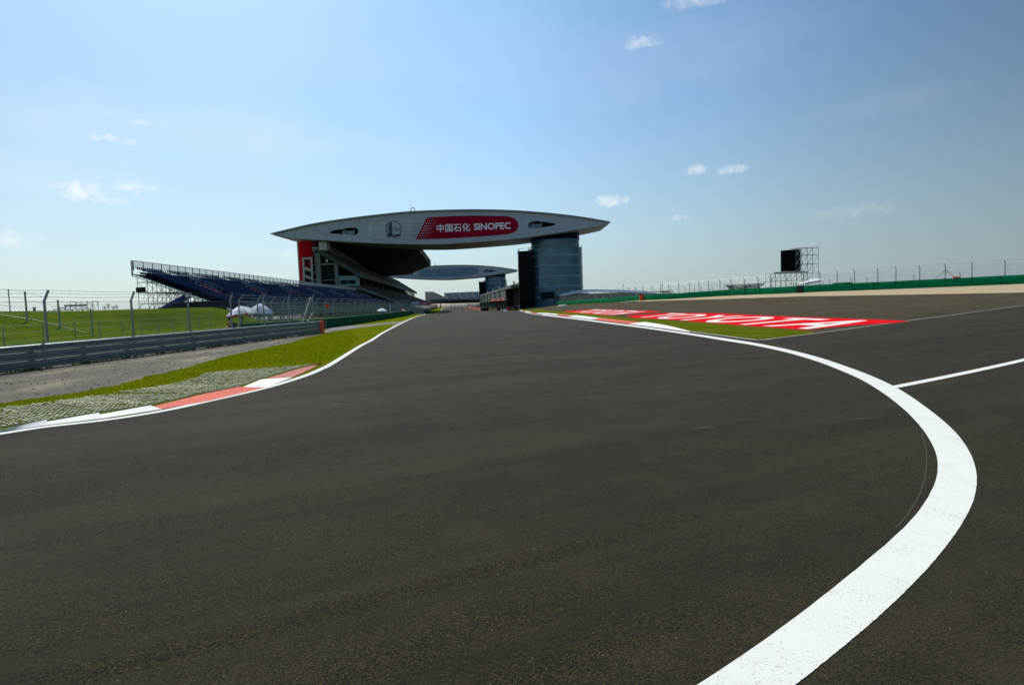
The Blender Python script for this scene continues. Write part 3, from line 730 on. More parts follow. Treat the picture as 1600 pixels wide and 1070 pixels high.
# ------------------------------------------------------------------ guardrail
gr = thing('guardrail', RB, 'long grey three-beam steel guardrail beside the grit verge on the left', 'guardrail')
prof = [(0, .012), (.0, .03), (.080, .058), (.080, .098), (.012, .130), (.012, .165), (.080, .195), (.080, .238), (0, .268), (0, .282)]
for k in range(3):
    z0 = .03+k*.285-(.0)
    mb = MB(); n = len(prof); L = 4.2; s = 0; idx = 0
    while s < RL-.01:
        e = min(RL, s+L); jit = (.0, .006)[idx % 2]
        pts = prof
        vs = [railpt(s-(.12 if idx else 0), o+jit+.06, z0+z) for o, z in pts]+[railpt(e, o+jit+.06, z0+z) for o, z in pts]
        vs2 = [railpt(s, o+jit+.056, z0+z*.92) for o, z in pts]
        mb.add(vs, [(i, n+i, n+i+1, i+1) for i in range(n-1)])
        # folded top lip
        mb.beam(railpt(s, .045, z0+.281), railpt(e, .045, z0+.281), .055, .012)
        s = e; idx += 1
    for b in range(int(RL/1.4)):
        p = railpt(b*1.4+.1, .10, z0+.14); mb.tube(p, p+rn*.02, .02, 6)
    mb.build('rail_beam', M['rail'], gr, smooth=False)
for b in range(int(RL/2.1)+1):
    p = railpt(b*2.1+.05, -.02, 0)
    MB().beam(p+Vector((0, 0, -.3)), p+Vector((0, 0, .86)), .11, .11).build('post', M['post'], gr)
# orange end block
ob = railpt(RL+.02, .03)
oe = thing('barrier_block', ob, 'orange ribbed plastic block capping the end of the grey guardrail', 'barrier block')
mb = MB()
pr = [(.0, .0), (.30, 0), (.30, .12), (.27, .14), (.27, .16), (.30, .18), (.30, .36), (.27, .38), (.27, .40), (.30, .42), (.30, .60), (.27, .62), (.27, .64), (.30, .66), (.29, .84), (.25, .88), (0, .88)]
n = len(pr); vs = [ob+rn*(o-.18)+Vector((0, 0, z)) for o, z in pr]+[ob+rd*.62+rn*(o-.18)+Vector((0, 0, z)) for o, z in pr]
mb.add(vs, [tuple(range(n))[::-1], tuple(range(n, 2*n))]+[(i, (i+1) % n, n+(i+1) % n, n+i) for i in range(n)])
mb.build('block_shell', M['orange'], oe)
for z in (.15, .39, .63): MB().beam(ob+rd*.621+rn*-.15+Vector((0, 0, z)), ob+rd*.621+rn*.10+Vector((0, 0, z)), .02, .03).build('block_groove', M['redplastic'], oe)

# ------------------------------------------------------------------ near left fence (on the line of the rail, just behind)
FO = -.55
def s_at(px, off=FO):             # parameter on the rail line where the picture column px meets it (at eye-level height)
    lo, hi = -10.0, RL+30
    for _ in range(60):
        m_ = (lo+hi)/2; p = railpt(m_, off, EYE); d = p-Vector((0, 0, EYE))
        u = CX+F*d.dot(rt)/d.dot(fwd)
        if u < px: lo = m_
        else: hi = m_
    return lo
pp = [-92, 71.5, 206.5, 295, 361, 412, 451.5, 489]
ss = [s_at(p) for p in pp]
nf = thing('debris_fence', railpt(ss[-1], FO), 'tall chain-link fence with cranked posts and barbed wire right behind the guardrail', 'fence')
for s in ss:
    mb = MB(); b = railpt(s, FO); lean = -rd*.04
    a0 = b+Vector((0, 0, -.3)); a1 = b+Vector((0, 0, 2.38)); a2 = a1+rn*.05+rd*.16+Vector((0, 0, .36))
    mb.tube(a0, a1, .045, 10); mb.tube(a1-Vector((0, 0, .03)), a2, .043, 10)
    mb.build('post', M['post'], nf, smooth=False)
mb = MB()
for z in (.35, .75, 1.1, 1.42, 1.72, 2.0, 2.32): mb.tube(railpt(ss[0]-4, FO+.05, z), railpt(ss[-1], FO+.05, z), .006, 5)
mb.build('strand', M['wire'], nf)
mb = MB()
for t in (.35, .7, 1.0):
    o = rn*.05*t+rd*.16*t+Vector((0, 0, .36*t+2.38)); 
    for a, b in zip([ss[0]-4]+ss, ss):
        pa = railpt(a, FO)+o; pb = railpt(b, FO)+o; q = [pa.lerp(pb, k/6)-Vector((0, 0, .03*4*(k/6)*(1-k/6))) for k in range(7)]
        mb.path(q, .006, 5)
        for k in range(int((b-a)/.35)):
            c = pa.lerp(pb, (k+.5)/max(1, int((b-a)/.35))); f_ = (k+.5)/max(1, int((b-a)/.35)); c.z -= .03*4*f_*(1-f_)
            mb.tube(c-Vector((0, 0, .016)), c+Vector((0, 0, .016)), .008, 4)
mb.build('barbed_wire', M['wire'], nf)
def chain(a, b, z0, z1, pitch, r):
    mb = MB(); a, b = Vector(a), Vector(b); L = (b-a).length; d = (b-a).normalized(); H = z1-z0; s = -H
    while s < L:
        for sg in (1, -1):
            u0, u1 = s, s+H
            z_a, z_b = (z0, z1) if sg > 0 else (z1, z0)
            c0 = max(0, u0); c1 = min(L, u1)
            if c1 > c0:
                za = z_a+(z_b-z_a)*(c0-u0)/H; zb = z_a+(z_b-z_a)*(c1-u0)/H
                mb.tube(a+d*c0+Vector((0, 0, za)), a+d*c1+Vector((0, 0, zb)), r, 3)
        s += pitch
    return mb
chain(railpt(ss[0]-4, FO+.06), railpt(ss[-1], FO+.06), .3, 2.34, .13, .0028).build('chain_link', M['wirep'], nf)

# second, low fence farther in (in front of the hill)
def fence_line(name, label, bases, h, rails, arm=None, r=.03, m='post', wm='wirep', chainp=None, wr=.008, group=None, sink=.2):
    b0 = bases[len(bases)//2]
    t = thing(name, b0, label, 'fence', group)
    for b in bases:
        mb = MB(); tp = b+Vector((0, 0, h)); mb.tube(b-Vector((0, 0, sink)), tp, r, 6)
        if arm is not None: mb.tube(tp-Vector((0, 0, .02)), tp+Vector(arm), r*.95, 6)
        mb.build('post', M[m], t)
    mb = MB()
    for z in rails:
        mb.path([b+Vector((0, 0, z)) for b in bases], wr, 4)
    if arm is not None:
        for f in (.5, 1.0): mb.path([b+Vector((0, 0, h))+Vector(arm)*f for b in bases], wr, 4)
    mb.build('strand', M[wm], t)
    if chainp:
        mb = MB()
        for a, b in zip(bases, bases[1:]):
            q = chain(a-Vector((0, 0, a.z)), b-Vector((0, 0, b.z)), 0, h-.05, chainp[0], chainp[1])
            n0 = len(mb.v); L = (b.xy-a.xy).length
            for v in q.v:
                f = min(1, max(0, (Vector(v[:2])-a.xy).length/max(L, .01)))
                mb.v.append((v[0], v[1], v[2]+a.z*(1-f)+b.z*f))
            mb.f += [[i+n0 for i in f] for f in q.f]; mb.mi += q.mi
        mb.build('chain_link', M[wm], t)
    return t
low = []
for px, Y in ((-60, 21.5), (3, 24), (66, 26.5), (116, 29), (154.5, 31.5), (190, 34), (220, 36.5), (246, 39), (270, 41.5), (291, 44), (311, 46.5), (329, 49)):
    p = W(px, 500, Y); low.append(Vector((p.x, p.y, hz(p.x, p.y))))
fence_line('low_fence', 'low wire fence running between the guardrail and the foot of the grass hill', low, 1.5, (.4, .8, 1.15, 1.48), None, .022, 'post', 'wirep', None, .007)
# fence climbing the hill
hb = []
for px, py in ((-45, 474), (-5, 487), (43, 500), (94, 510), (145.5, 524)):
    g_ = G(px, py) if py > 489 else G(px, 490 if px > -20 else 492)
    hb.append(g_)
hb = [G(px, py) for px, py in ((-12, 500), (43, 503), (94, 513), (145.5, 526.5))]
fence_line('hill_fence', 'grey wire fence stepping down the face of the grass hill', hb, 2.15, (.5, 1.0, 1.6, 2.1), None, .06, 'post', 'wirep')
C = [G2(*p) for p in ((-10, 491), (28, 496.2), (60, 501.5), (94, 510), (130, 519), (160, 526), (185, 531))]
pch = strip_w(smooth_line(C, 5), .13); k2 = len(pch)//2
dc = ribbon('drain_kerb', pch[:k2], pch[k2:][::-1], .09, M['kerbstone'])

# thin poles and small things on the ridge
def ridge(px): return G(px, 492.5) if px < 40 else G(px, 491)
for i, (px, yt, yb, lab) in enumerate(((15, 453, 489, 'thin tall pole on the hill ridge at the far left of the view'), (53, 481, 489, 'short dark post on the hill ridge between two fence posts'))):
    b = W(px+1.2, yb, 58); b.z = hz(b.x, b.y); tp = W(px, yt, 58)
    t = thing('ridge_pole', b, lab, 'pole')
    MB().tube(b-Vector((0, 0, .2)), Vector((b.x, b.y, tp.z)), .05 if i == 0 else .11, 6).build('shaft', M['post'], t)
    MB().tube(Vector((b.x, b.y, tp.z)), Vector((b.x, b.y, tp.z+.06)), .08 if i == 0 else .16, 6).build('cap', M['wire'], t)
# scaffold bleacher frames behind the ridge
b0 = W(110, 487, 78); b0.z = hz(b0.x, b0.y)
sb = thing('scaffold_bleacher', b0, 'small tangle of pale scaffold seating frames on the hill ridge at left', 'bleacher')
mb = MB(); r = random.Random(2)
X0 = W(76, 487, 78).x; X1 = W(146, 487, 78).x
for row in range(3):
    yy = 77+row*1.0; n = 8
    for i in range(n+1):
        x = X0+(X1-X0)*i/n; h = .45+.45*row+(.15 if i % 2 else 0)
        if i < 3: h *= .35+.2*i
        mb.tube((x, yy, b0.z-.1), (x, yy, b0.z+h), .028, 4)
        if i < n:
            mb.tube((x, yy, b0.z+h*.95), (x+(X1-X0)/n, yy, b0.z+h*.9), .025, 4)
            mb.tube((x, yy, b0.z+.1), (x+(X1-X0)/n, yy+.3, b0.z+h*.9), .02, 4)
            mb.tube((x+(X1-X0)/n, yy, b0.z+.2), (x, yy+.9, b0.z+h), .02, 4)
mb.build('frame', M['scaf'], sb)
mb = MB()
for i in range(5):
    x = X0+(X1-X0)*(.42+.1*i); mb.box(x, 77.5, b0.z+.75, x+.5, 77.56, b0.z+1.02)
mb.build('seat_back', M['wirep'], sb)
for i, px in enumerate((164, 170, 178, 183)):
    b = W(px, 487, 76); b.z = hz(b.x, b.y); hh = (.62, 1.0, .62, .75)[i]
    t = thing('shrub', b, ('thin sapling with a small dark tuft on the ridge beside the bleacher frames', 'taller twiggy shrub on the ridge, second from the bleacher frames', 'low rounded shrub on the ridge, third from the bleacher frames', 'small leaning shrub on the ridge, the nearest to the blue grandstand')[i], 'shrub', 'shrubs on the hill ridge')
    mb = MB(); mb.tube(b-Vector((0, 0, .1)), b+Vector((.05, 0, hh*.7)), .022, 5)
    for q in range(5): mb.tube(b+Vector((.02, 0, hh*.3)), b+Vector((r.uniform(-.25, .25), r.uniform(-.2, .2), hh*r.uniform(.7, 1))), .012, 4)
    mb.build('stem', M['bark'], t)
    mb = MB()
    for q in range(160):
        c = b+Vector((r.gauss(0, .14), r.gauss(0, .14), hh*(.72+r.gauss(0, .14)))); a = r.uniform(0, 6.28); s_ = .045
        mb.add([c, c+Vector((s_*math.cos(a), s_*math.sin(a), s_*.6)), c+Vector((-s_*math.sin(a), s_*math.cos(a), r.uniform(-1, 1)*s_))], [(0, 1, 2)])
    mb.build('foliage', M['shrub'], t)

# ------------------------------------------------------------------ blue temporary grandstand
TA = W(209, 408, 83); TB = W(555, 450, 229); TA.z = 9.35; ZF = 2.35
td = (Vector((TB.x, TB.y, 0))-Vector((TA.x, TA.y, 0))); TL = td.length; td.normalize(); tn = Vector((td.y, -td.x, 0))   # toward the track
DEP = 13.2; NR = 18
bs = thing('blue_grandstand', (TA.x, TA.y, hz(TA.x, TA.y)), 'long temporary grandstand with dark blue seats on scaffolding, on the grass hill', 'grandstand')
def tp(s, d, z): p = Vector((TA.x, TA.y, 0))+td*s+tn*d; return Vector((p.x, p.y, z))
ztop = 7.75
def zr(d): return ztop-(ztop-ZF)*d/DEP
vom = [(7.5, 6.2), (27, 6.2), (47, 6.2), (68, 6.2), (90, 6.2), (113, 6.2), (134, 6.2)]
mb = MB()
for k in range(NR):
    d0 = DEP*k/NR; d1 = DEP*(k+1)/NR; z = zr(d0); z1 = zr(d1)
    mb.add([tp(0, d0, z), tp(TL, d0, z), tp(TL, d1, z), tp(0, d1, z), tp(0, d1, z1), tp(TL, d1, z1)], [(0, 3, 2, 1), (3, 4, 5, 2)])
    mb.add([tp(0, d0, z-.25), tp(TL, d0, z-.25), tp(TL, d1, z1-.25), tp(0, d1, z1-.25)], [(0, 1, 2, 3)])
mb.build('seating_deck', M['bdeck'], bs)
mb = MB()
for k in range(NR):
    d0 = DEP*(k+.30)/NR; z = zr(DEP*k/NR)
    s = .4
    while s < TL-.3:
        skip = any(abs(s-v[0]) < .75 for v in vom) or any(abs(s-v[0]) < 2.0 and 7 <= k <= 11 for v in vom) or abs((s % 21)-15.5) < .5
        if not skip:
            a = tp(s-.20, d0-.05, z); b = tp(s+.20, d0-.05, z); q = .40
            # shell: seat + back
            vs = [tp(s-.2, d0+.36, z+.40), tp(s+.2, d0+.36, z+.40), tp(s+.2, d0, z+.38), tp(s-.2, d0, z+.38), tp(s+.19, d0-.06, z+.74), tp(s-.19, d0-.06, z+.74), tp(s-.2, d0+.36, z+.3), tp(s+.2, d0+.36, z+.3)]
            mb.add(vs, [(0, 1, 2, 3), (3, 2, 4, 5), (0, 6, 7, 1)])
        s += .5
mb.build('seats', M['bseat'], bs)
mb = MB()      # see-through railing of panels along the back
s = 0
zt_, zb_ = 9.35, 8.3
nP = 60
for i in range(nP+1):
    mb.beam(tp(TL*i/nP, -.1, zb_-.3), tp(TL*i/nP, -.1, zt_), .12, .12)
for z in (zt_, zb_+.15, ): mb.beam(tp(0, -.1, z), tp(TL, -.1, z), .08, .08)
mb.build('back_rail', M['scaf'], bs)
mb = MB()
for i in range(nP): 
    mb.beam(tp(TL*(i+.1)/nP, -.1, (zt_+zb_)/2+.05), tp(TL*(i+.9)/nP, -.1, (zt_+zb_)/2+.05), .02, .84, 0)
wp = mat('white_mesh_panel', (.62, .66, .66), .7)
wp.node_tree.nodes['Principled BSDF'].inputs['Alpha'].default_value = .30      # perforated mesh: two thirds open
mb.build('back_panel', wp, bs)
# scaffold
mb = MB(); mr = MB()
def zg(s, d): p = tp(s, d, 0); return hz(p.x, p.y)
cols = [0.2, 2.2, 4.4, 6.6, 8.8, 11.0, 13.0]
frames = [0.1, 2.5, 5, 7.5, 10, 15, 20, 26, 32, 40, 50, 60, 72, 84, 96, 108, 120, 132, 145]
for fi, s in enumerate(frames):
    zs = []
    for d in cols:
        g0 = zg(s, d); zt = zr(d)-.3; zs.append((g0, zt)); mb.tube(tp(s, d, g0-.1), tp(s, d, zt), .045, 5)
    for (d0, (g0, z0)), (d1, (g1, z1)) in zip(zip(cols, zs), list(zip(cols, zs))[1:]):
        mb.tube(tp(s, d0, z0), tp(s, d1, z1), .05, 5)
        for h in (.9, 2.4, 3.9, 5.2):
            if g0+h < z1: (mr if (fi+int(h)) % 3 == 0 else mb).tube(tp(s, d0, g0+h), tp(s, d1, g1+h), .035, 4)
        if z0-g0 > 1.2:
            mb.tube(tp(s, d0, g0+.2), tp(s, d1, min(z1, g1+2.4)), .03, 4)
            if z1-g1 > 2.5: mr.tube(tp(s, d0, g0+3.9 if g0+3.9 < z0 else z0), tp(s, d1, g1+1.6), .03, 4)
            if z1-g1 > 3.5: mb.tube(tp(s, d0, g0+2.4), tp(s, d1, min(z1, g1+5.0)), .03, 4)
for d in cols:
    for a, b in zip(frames[:9], frames[1:9]):
        g0, g1 = zg(a, d), zg(b, d); zt = zr(d)-.3
        for h in (.9, 2.4, 3.9, 5.2):
            if g0+h < zt: mb.tube(tp(a, d, g0+h), tp(b, d, g1+h), .03, 4)
        if zt-g0 > 2.4: mb.tube(tp(a, d, g0+.2), tp(b, d, min(zt, g1+3.0)), .028, 4)
mb.build('scaffold', M['scaf'], bs); mr.build('scaffold_brace', M['scafr'], bs)
mb = MB()
for off, w in ((-.32, .16), (-.62, .09)):
    mb.beam(tp(-.05, -.4, zr(-.4)+off), tp(-.05, DEP, zr(DEP)+off), .12, w)
for k in range(24):
    d = DEP*k/24; mb.beam(tp(-.05, d, zr(d)-.62), tp(-.05, d+.28, zr(d+.28)-.30), .05, .05)
mb.beam(tp(-.05, -.3, zr(0)-.5), tp(-.05, -.3, zt_), .16, .16)
mb.build('edge_truss', M['scaf'], bs)
for vi, (s, d) in enumerate(vom):
    mb = MB()
    for ds in (-1.6, 1.6):
        for k in range(5):
            dd = d-1.6+k*.8; mb.tube(tp(s+ds, dd, zr(dd)), tp(s+ds, dd, zr(dd)+1.1), .03, 4)
        mb.tube(tp(s+ds, d-1.6, zr(d-1.6)+1.1), tp(s+ds, d+1.6, zr(d+1.6)+1.1), .03, 4)
        mb.tube(tp(s+ds, d-1.6, zr(d-1.6)+.55), tp(s+ds, d+1.6, zr(d+1.6)+.55), .025, 4)
    for h in (.5, 1.1, 1.5): mb.tube(tp(s-1.6, d-1.6, zr(d-1.6)+h), tp(s+1.6, d-1.6, zr(d-1.6)+h), .03, 4)
    mb.build('aisle_rail', M['scaf'], bs)
    mb = MB()
    for k in range(9):
        dd = d-1.0+k*.55; z = zr(dd)+.35
        mb.add([tp(s-.62, dd, z), tp(s+.62, dd, z), tp(s+.62, dd+.42, z-.06), tp(s-.62, dd+.42, z-.06), tp(s+.62, dd+.45, z-.38), tp(s-.62, dd+.45, z-.38)], [(0, 3, 2, 1), (3, 5, 4, 2)])
    mb.build('aisle_seats', M['redplastic'], bs)
# front wall panel and rail
mb = MB(); seg = 4.0; s = 6.0
while s < TL+8:
    mb.box(0, 0, 0, 0, 0, 0) if False else None
    a = tp(s, DEP+.3, 0); b = tp(s+seg-.06, DEP+.3, 0); mb.beam((a.x, a.y, 1.55), (b.x, b.y, 1.55), .06, 1.5)
    s += seg
mb.build('front_panel', M['panelgrey'], bs)
mb = MB()
for z in (2.45, 2.9): mb.tube(tp(5, DEP+.3, z), tp(TL+8, DEP+.3, z), .04, 4)
for i in range(37): mb.tube(tp(6+i*4, DEP+.34, -.2), tp(6+i*4, DEP+.34, 2.9), .05, 4)
mb.build('front_rail', M['scaf'], bs)
mb = MB(); n0 = W(252, 487, 81.5); n1 = W(354, 484, 81.5)  # black upright strip added in place of the stand's shadow on the bank
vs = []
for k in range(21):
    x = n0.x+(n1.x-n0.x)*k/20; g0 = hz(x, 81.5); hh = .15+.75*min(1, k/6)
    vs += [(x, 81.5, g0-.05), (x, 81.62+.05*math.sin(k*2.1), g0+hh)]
mb.add(vs, [(2*k, 2*k+2, 2*k+3, 2*k+1) for k in range(20)]); mb.build('shade_strip', M['black'], bs)
# blue staircase underneath
mb = MB(); sa = W(253, 486.5, 84.5); sb_ = W(293, 464, 84.5); N = 16
for i in range(N):
    p = sa.lerp(sb_, i/N); q = sa.lerp(sb_, (i+1)/N); mb.box(p.x, 84, p.z+.02, q.x+.05, 85.6, q.z+.05)
mb.beam((sa.x, 83.9, sa.z+.05), (sb_.x, 83.9, sb_.z+.05), .06, .75)
mb.build('staircase', M['bluepanel'], bs)
mb = MB()
q = W(318, 478.5, 84); mb.tube((q.x-1.4, 84, q.z-.2), (q.x+1.2, 84, q.z-.35), .35, 7)
mb.build('dark_tarp', M['black'], bs)
# speaker on the scaffold
p = W(220.5, 453, 82.6)
ls = thing('loudspeaker', p, 'black box loudspeaker fixed to the scaffold poles at the near end of the blue grandstand', 'loudspeaker')
MB().box(p.x-.58, p.y-.25, p.z-.36, p.x+.5, p.y+.25, p.z+.36).build('cabinet', M['black'], ls)
MB().add([(p.x-.52, p.y-.26, p.z-.3), (p.x+.44, p.y-.26, p.z-.3), (p.x+.44, p.y-.26, p.z+.3), (p.x-.52, p.y-.26, p.z+.3)], [(0, 1, 2, 3)]).build('grille', M['cloth_dark'], ls)
MB().beam((p.x-.3, p.y+.3, p.z+.4), (p.x-.3, p.y+.3, p.z-.5), .06, .06).build('bracket', M['scaf'], ls)

# ------------------------------------------------------------------ green barrier on the left with its fence
gb_px = [(392, 524.5), (455, 518.2), (515, 512.4), (542, 508.6), (580, 502.9), (610, 498), (640, 492.8), (656, 490.5), (672, 489.6)]
GBp = [G2(*p) for p in gb_px]
def wall_run(name, pts, h, th, m, label, cat, toward=(0, 0), zoff=0, bulge=.06, parts=None):
    mb = MB(); P = densify([tuple(p) for p in pts], 2.5, closed=False); prev = None; vs = []; n = len(P)
    for i, p in enumerate(P):
        a = P[max(0, i-1)]; b = P[min(n-1, i+1)]; dx, dy = b[0]-a[0], b[1]-a[1]; l = math.hypot(dx, dy); nx_, ny_ = dy/l, -dx/l
        z = hz(*p)+zoff; hh = h+.03*noise.noise(Vector((p[0]*.5, p[1]*.5, 3)))
        for o, zz in ((0, 0), (bulge, hh*.3), (bulge, hh*.7), (0.02, hh), (-th, hh), (-th, 0)):
            vs.append((p[0]+nx_*o, p[1]+ny_*o, z+zz-(.1 if zz == 0 else 0)))
    fs = []
    for i in range(n-1):
        for e in range(5): fs.append((i*6+e, i*6+6+e, i*6+7+e, i*6+e+1))
    fs += [(0, 1, 2, 3, 4, 5), tuple((n-1)*6+e for e in (5, 4, 3, 2, 1, 0))]
    mb.add(vs, fs); return mb
mid = GBp[4]
gbt = thing('tyre_barrier', (mid[0], mid[1], hz(*mid)), 'low tyre barrier under dark green sheeting running along the left grass verge', 'barrier')
wall_run('', GBp, .84, .8, None, '', '').build('green_cover', M['dkgreen'], gbt)
lb = []
for px, Y in ((374, 42), (403, 46.5), (425, 51), (443.5, 55), (461, 58.5), (479, 61.5), (494.5, 64.8), (508.5, 68.2), (521.5, 72), (533, 76), (545, 80.5), (555, 85), (565, 90), (575, 95), (584, 101), (593, 107), (601, 114), (609, 121), (616, 129), (623, 138), (630, 148), (637, 158), (644, 170), (651, 184), (657, 198)):
    p = W(px, 490, Y); lb.append(Vector((p.x, p.y, hz(p.x, p.y))))
fence_line('debris_fence', 'cranked-post wire fence behind the dark green barrier in front of the blue grandstand', lb, 2.5, (.5, .9, 1.3, 1.7, 2.1, 2.45), (.30, 0.02, .38), .045, 'post', 'wirep', (.30, .0045), .009)
# grey mesh hoarding farther down, and dark wall at the straight
hp = [lb[17]+Vector((1.2, 0, 0)), lb[20]+Vector((1.2, 0, 0)), lb[24]+Vector((1.0, 0, 0)), Vector((-38.5, 240, -2)), Vector((-40, 262, -2))]
hd = thing('mesh_hoarding', hp[2], 'grey mesh hoarding beside the start of the main straight below the big stand', 'hoarding')
mb = MB()
for a, b in zip(hp, hp[1:]):
    N = max(2, int((b-a).length/5))
    for i in range(N):
        p = a.lerp(b, i/N); q = a.lerp(b, (i+.97)/N); mb.beam(p+Vector((0, 0, 1.5)), q+Vector((0, 0, 1.5)), .05, 2.2)
mb.build('mesh_panel', M['panelgrey'], hd)
for a, b in zip(hp, hp[1:]):
    N = max(2, int((b-a).length/5))
    for i in range(N): p = a.lerp(b, i/N); MB().tube(p+Vector((0.06, 0, -.3)), p+Vector((.06, 0, 3.3)), .05, 4).build('post', M['post'], hd)

# sign on a stick, barrier arms
p = W(509, 503, 47); p.z = 0
sg = thing('marker_board', p, 'small square orange marker board on a thin grey pole behind the guardrail end', 'marker board')
t0 = W(511.5, 478.3, 47)
MB().tube((p.x, p.y, -.1), (p.x, p.y, t0.z+.1), .02, 6).build('pole', M['post'], sg)
MB().box(t0.x-.12, t0.y-.05, t0.z-.14, t0.x+.15, t0.y-.02, t0.z+.14).build('board', M['orange'], sg)
for i, (a, b, lab) in enumerate((((471.5, 506), (485.2, 465.6), 'long white pole leaning to the right behind the guardrail, near its orange end'), ((478.8, 506), (487.3, 490.8), 'short white pole leaning beside the longer white one behind the guardrail'))):
    pa = W(*a, 40); pb = W(*b, 40); pa = pa+(pa-pb).normalized()*(.9)
    pa.z = max(pa.z, .0)
    t = thing('white_pole', pa, lab, 'pole', 'leaning white poles')
    MB().tube(pa, pb, .045, 8).build('shaft', M['white'], t)
    MB().tube(pb, pb+(pb-pa).normalized()*.05, .055, 8).build('cap', M['white'], t)

# ------------------------------------------------------------------ umbrellas
def umbrella(base, topz, rad, drop, tilt, mats, label, name='parasol', group=None, red=()):
    t = thing(name, base, label, 'parasol', group)
    N = 8; rings = 5; c = Vector((base.x, base.y, topz))
    rot = Matrix.Rotation(tilt, 3, 'Y')
    def pt(a, f, sc=1.0, dz=0): 
        rr_ = rad*f*sc; z = -drop*(.45*f+.55*f**2.2)+dz
        return c+rot@Vector((rr_*math.cos(a), rr_*math.sin(a), z))
    for k in range(N):
        mb = MB(); n = 4; vs = []
        for i in range(rings+1):
            for j in range(n+1):
                a = 2*math.pi*(k+j/n)/N; f = i/rings; scal = 1-.10*math.sin(math.pi*j/n)*f
                vs.append(pt(a, f, scal, -.05*math.sin(math.pi*j/n)*f))
        for j in range(n+1):
            a = 2*math.pi*(k+j/n)/N; vs.append(pt(a, 1, 1-.10*math.sin(math.pi*j/n), -.13))
        fs = [(i*(n+1)+j, i*(n+1)+j+1, (i+1)*(n+1)+j+1, (i+1)*(n+1)+j) for i in range(rings+1) for j in range(n)]
        mi = [0]*(rings*n)+[1]*n
        mb.v = [tuple(v) for v in vs]; mb.f = [list(f) for f in fs]; mb.mi = mi
        mb.build('canopy_panel', [mats[0], mats[1] if k in red else mats[0]], t)
    MB().tube(base-Vector((0, 0, .05)), c+Vector((0, 0, .04)), .022, 8).build('pole', M['white'], t)
    mb = MB()
    for k in range(N):
        a = 2*math.pi*k/N; mb.tube(pt(a, .5)-Vector((0, 0, .02)), c-Vector((0, 0, drop*1.1)), .008, 4)
    mb.build('ribs', M['scaf'], t)
    MB().box(base.x-.22, base.y-.22, base.z, base.x+.22, base.y+.22, base.z+.08).build('foot', M['grey_conc'], t)
    return t
def gp(px, Y): p = W(px, 500, Y); return Vector((p.x, p.y, hz(p.x, p.y)))
umbrella(gp(377, 43.5), 2.16, 1.14, .62, R(-7), (M['umb_white'], M['umb_red']), 'white parasol with red valance shading seated people behind the guardrail', group='parasols behind the guardrail', red=(3, 4, 5, 6))
umbrella(gp(408.5, 47.5), 2.32, 1.02, .66, R(5), (M['umb_white'], M['umb_red']), 'all-white parasol, right of the red-edged one, behind the guardrail', group='parasols behind the guardrail')
umbrella(gp(598, 96), 1.45, .85, .38, R(4), (M['umb_white'], M['umb_red']), 'small distant white parasol with a red edge above the dark green barrier', group='parasols along the barrier', red=(3, 4))
umbrella(gp(629, 128), 1.05, .85, .35, 0, (M['pink'], M['pink']), 'faded pink parasol low behind the far end of the green barrier', group='parasols along the barrier')
p = gp(610, 102); t = thing('white_pole', p, 'white pole flaring at its foot beside the distant white parasol', 'pole')
tz = W(610, 474.5, 102).z
MB().tube(p, Vector((p.x+.1, p.y, tz)), .06, 6).build('shaft', M['white'], t)
MB().tube(p+Vector((-.05, 0, 0)), p+Vector((0, 0, .9)), .20, 6, 0, .07).build('foot', M['white'], t)

# ------------------------------------------------------------------ people under the parasols
def skin_mesh(name, verts, edges, radii, m, parent, root=0, lvl=2):
    me = bpy.data.meshes.new(name); me.from_pydata(verts, edges, [])
    o = bpy.data.objects.new(name, me); COL.objects.link(o)
    md = o.modifiers.new('Skin', 'SKIN'); md.use_smooth_shade = True
    for i, r_ in enumerate(radii): me.skin_vertices[0].data[i].radius = (r_, r_) if not isinstance(r_, tuple) else r_
    me.skin_vertices[0].data[root].use_root = True
    sd = o.modifiers.new('Sub', 'SUBSURF'); sd.levels = lvl; sd.render_levels = lvl
    dg = bpy.context.evaluated_depsgraph_get(); ev = o.evaluated_get(dg)
    m2 = bpy.data.meshes.new_from_object(ev); bpy.data.objects.remove(o)
    m2.materials.clear(); m2.materials.append(m)
    o2 = bpy.data.objects.new(name, m2); COL.objects.link(o2); o2.parent = parent
    return o2
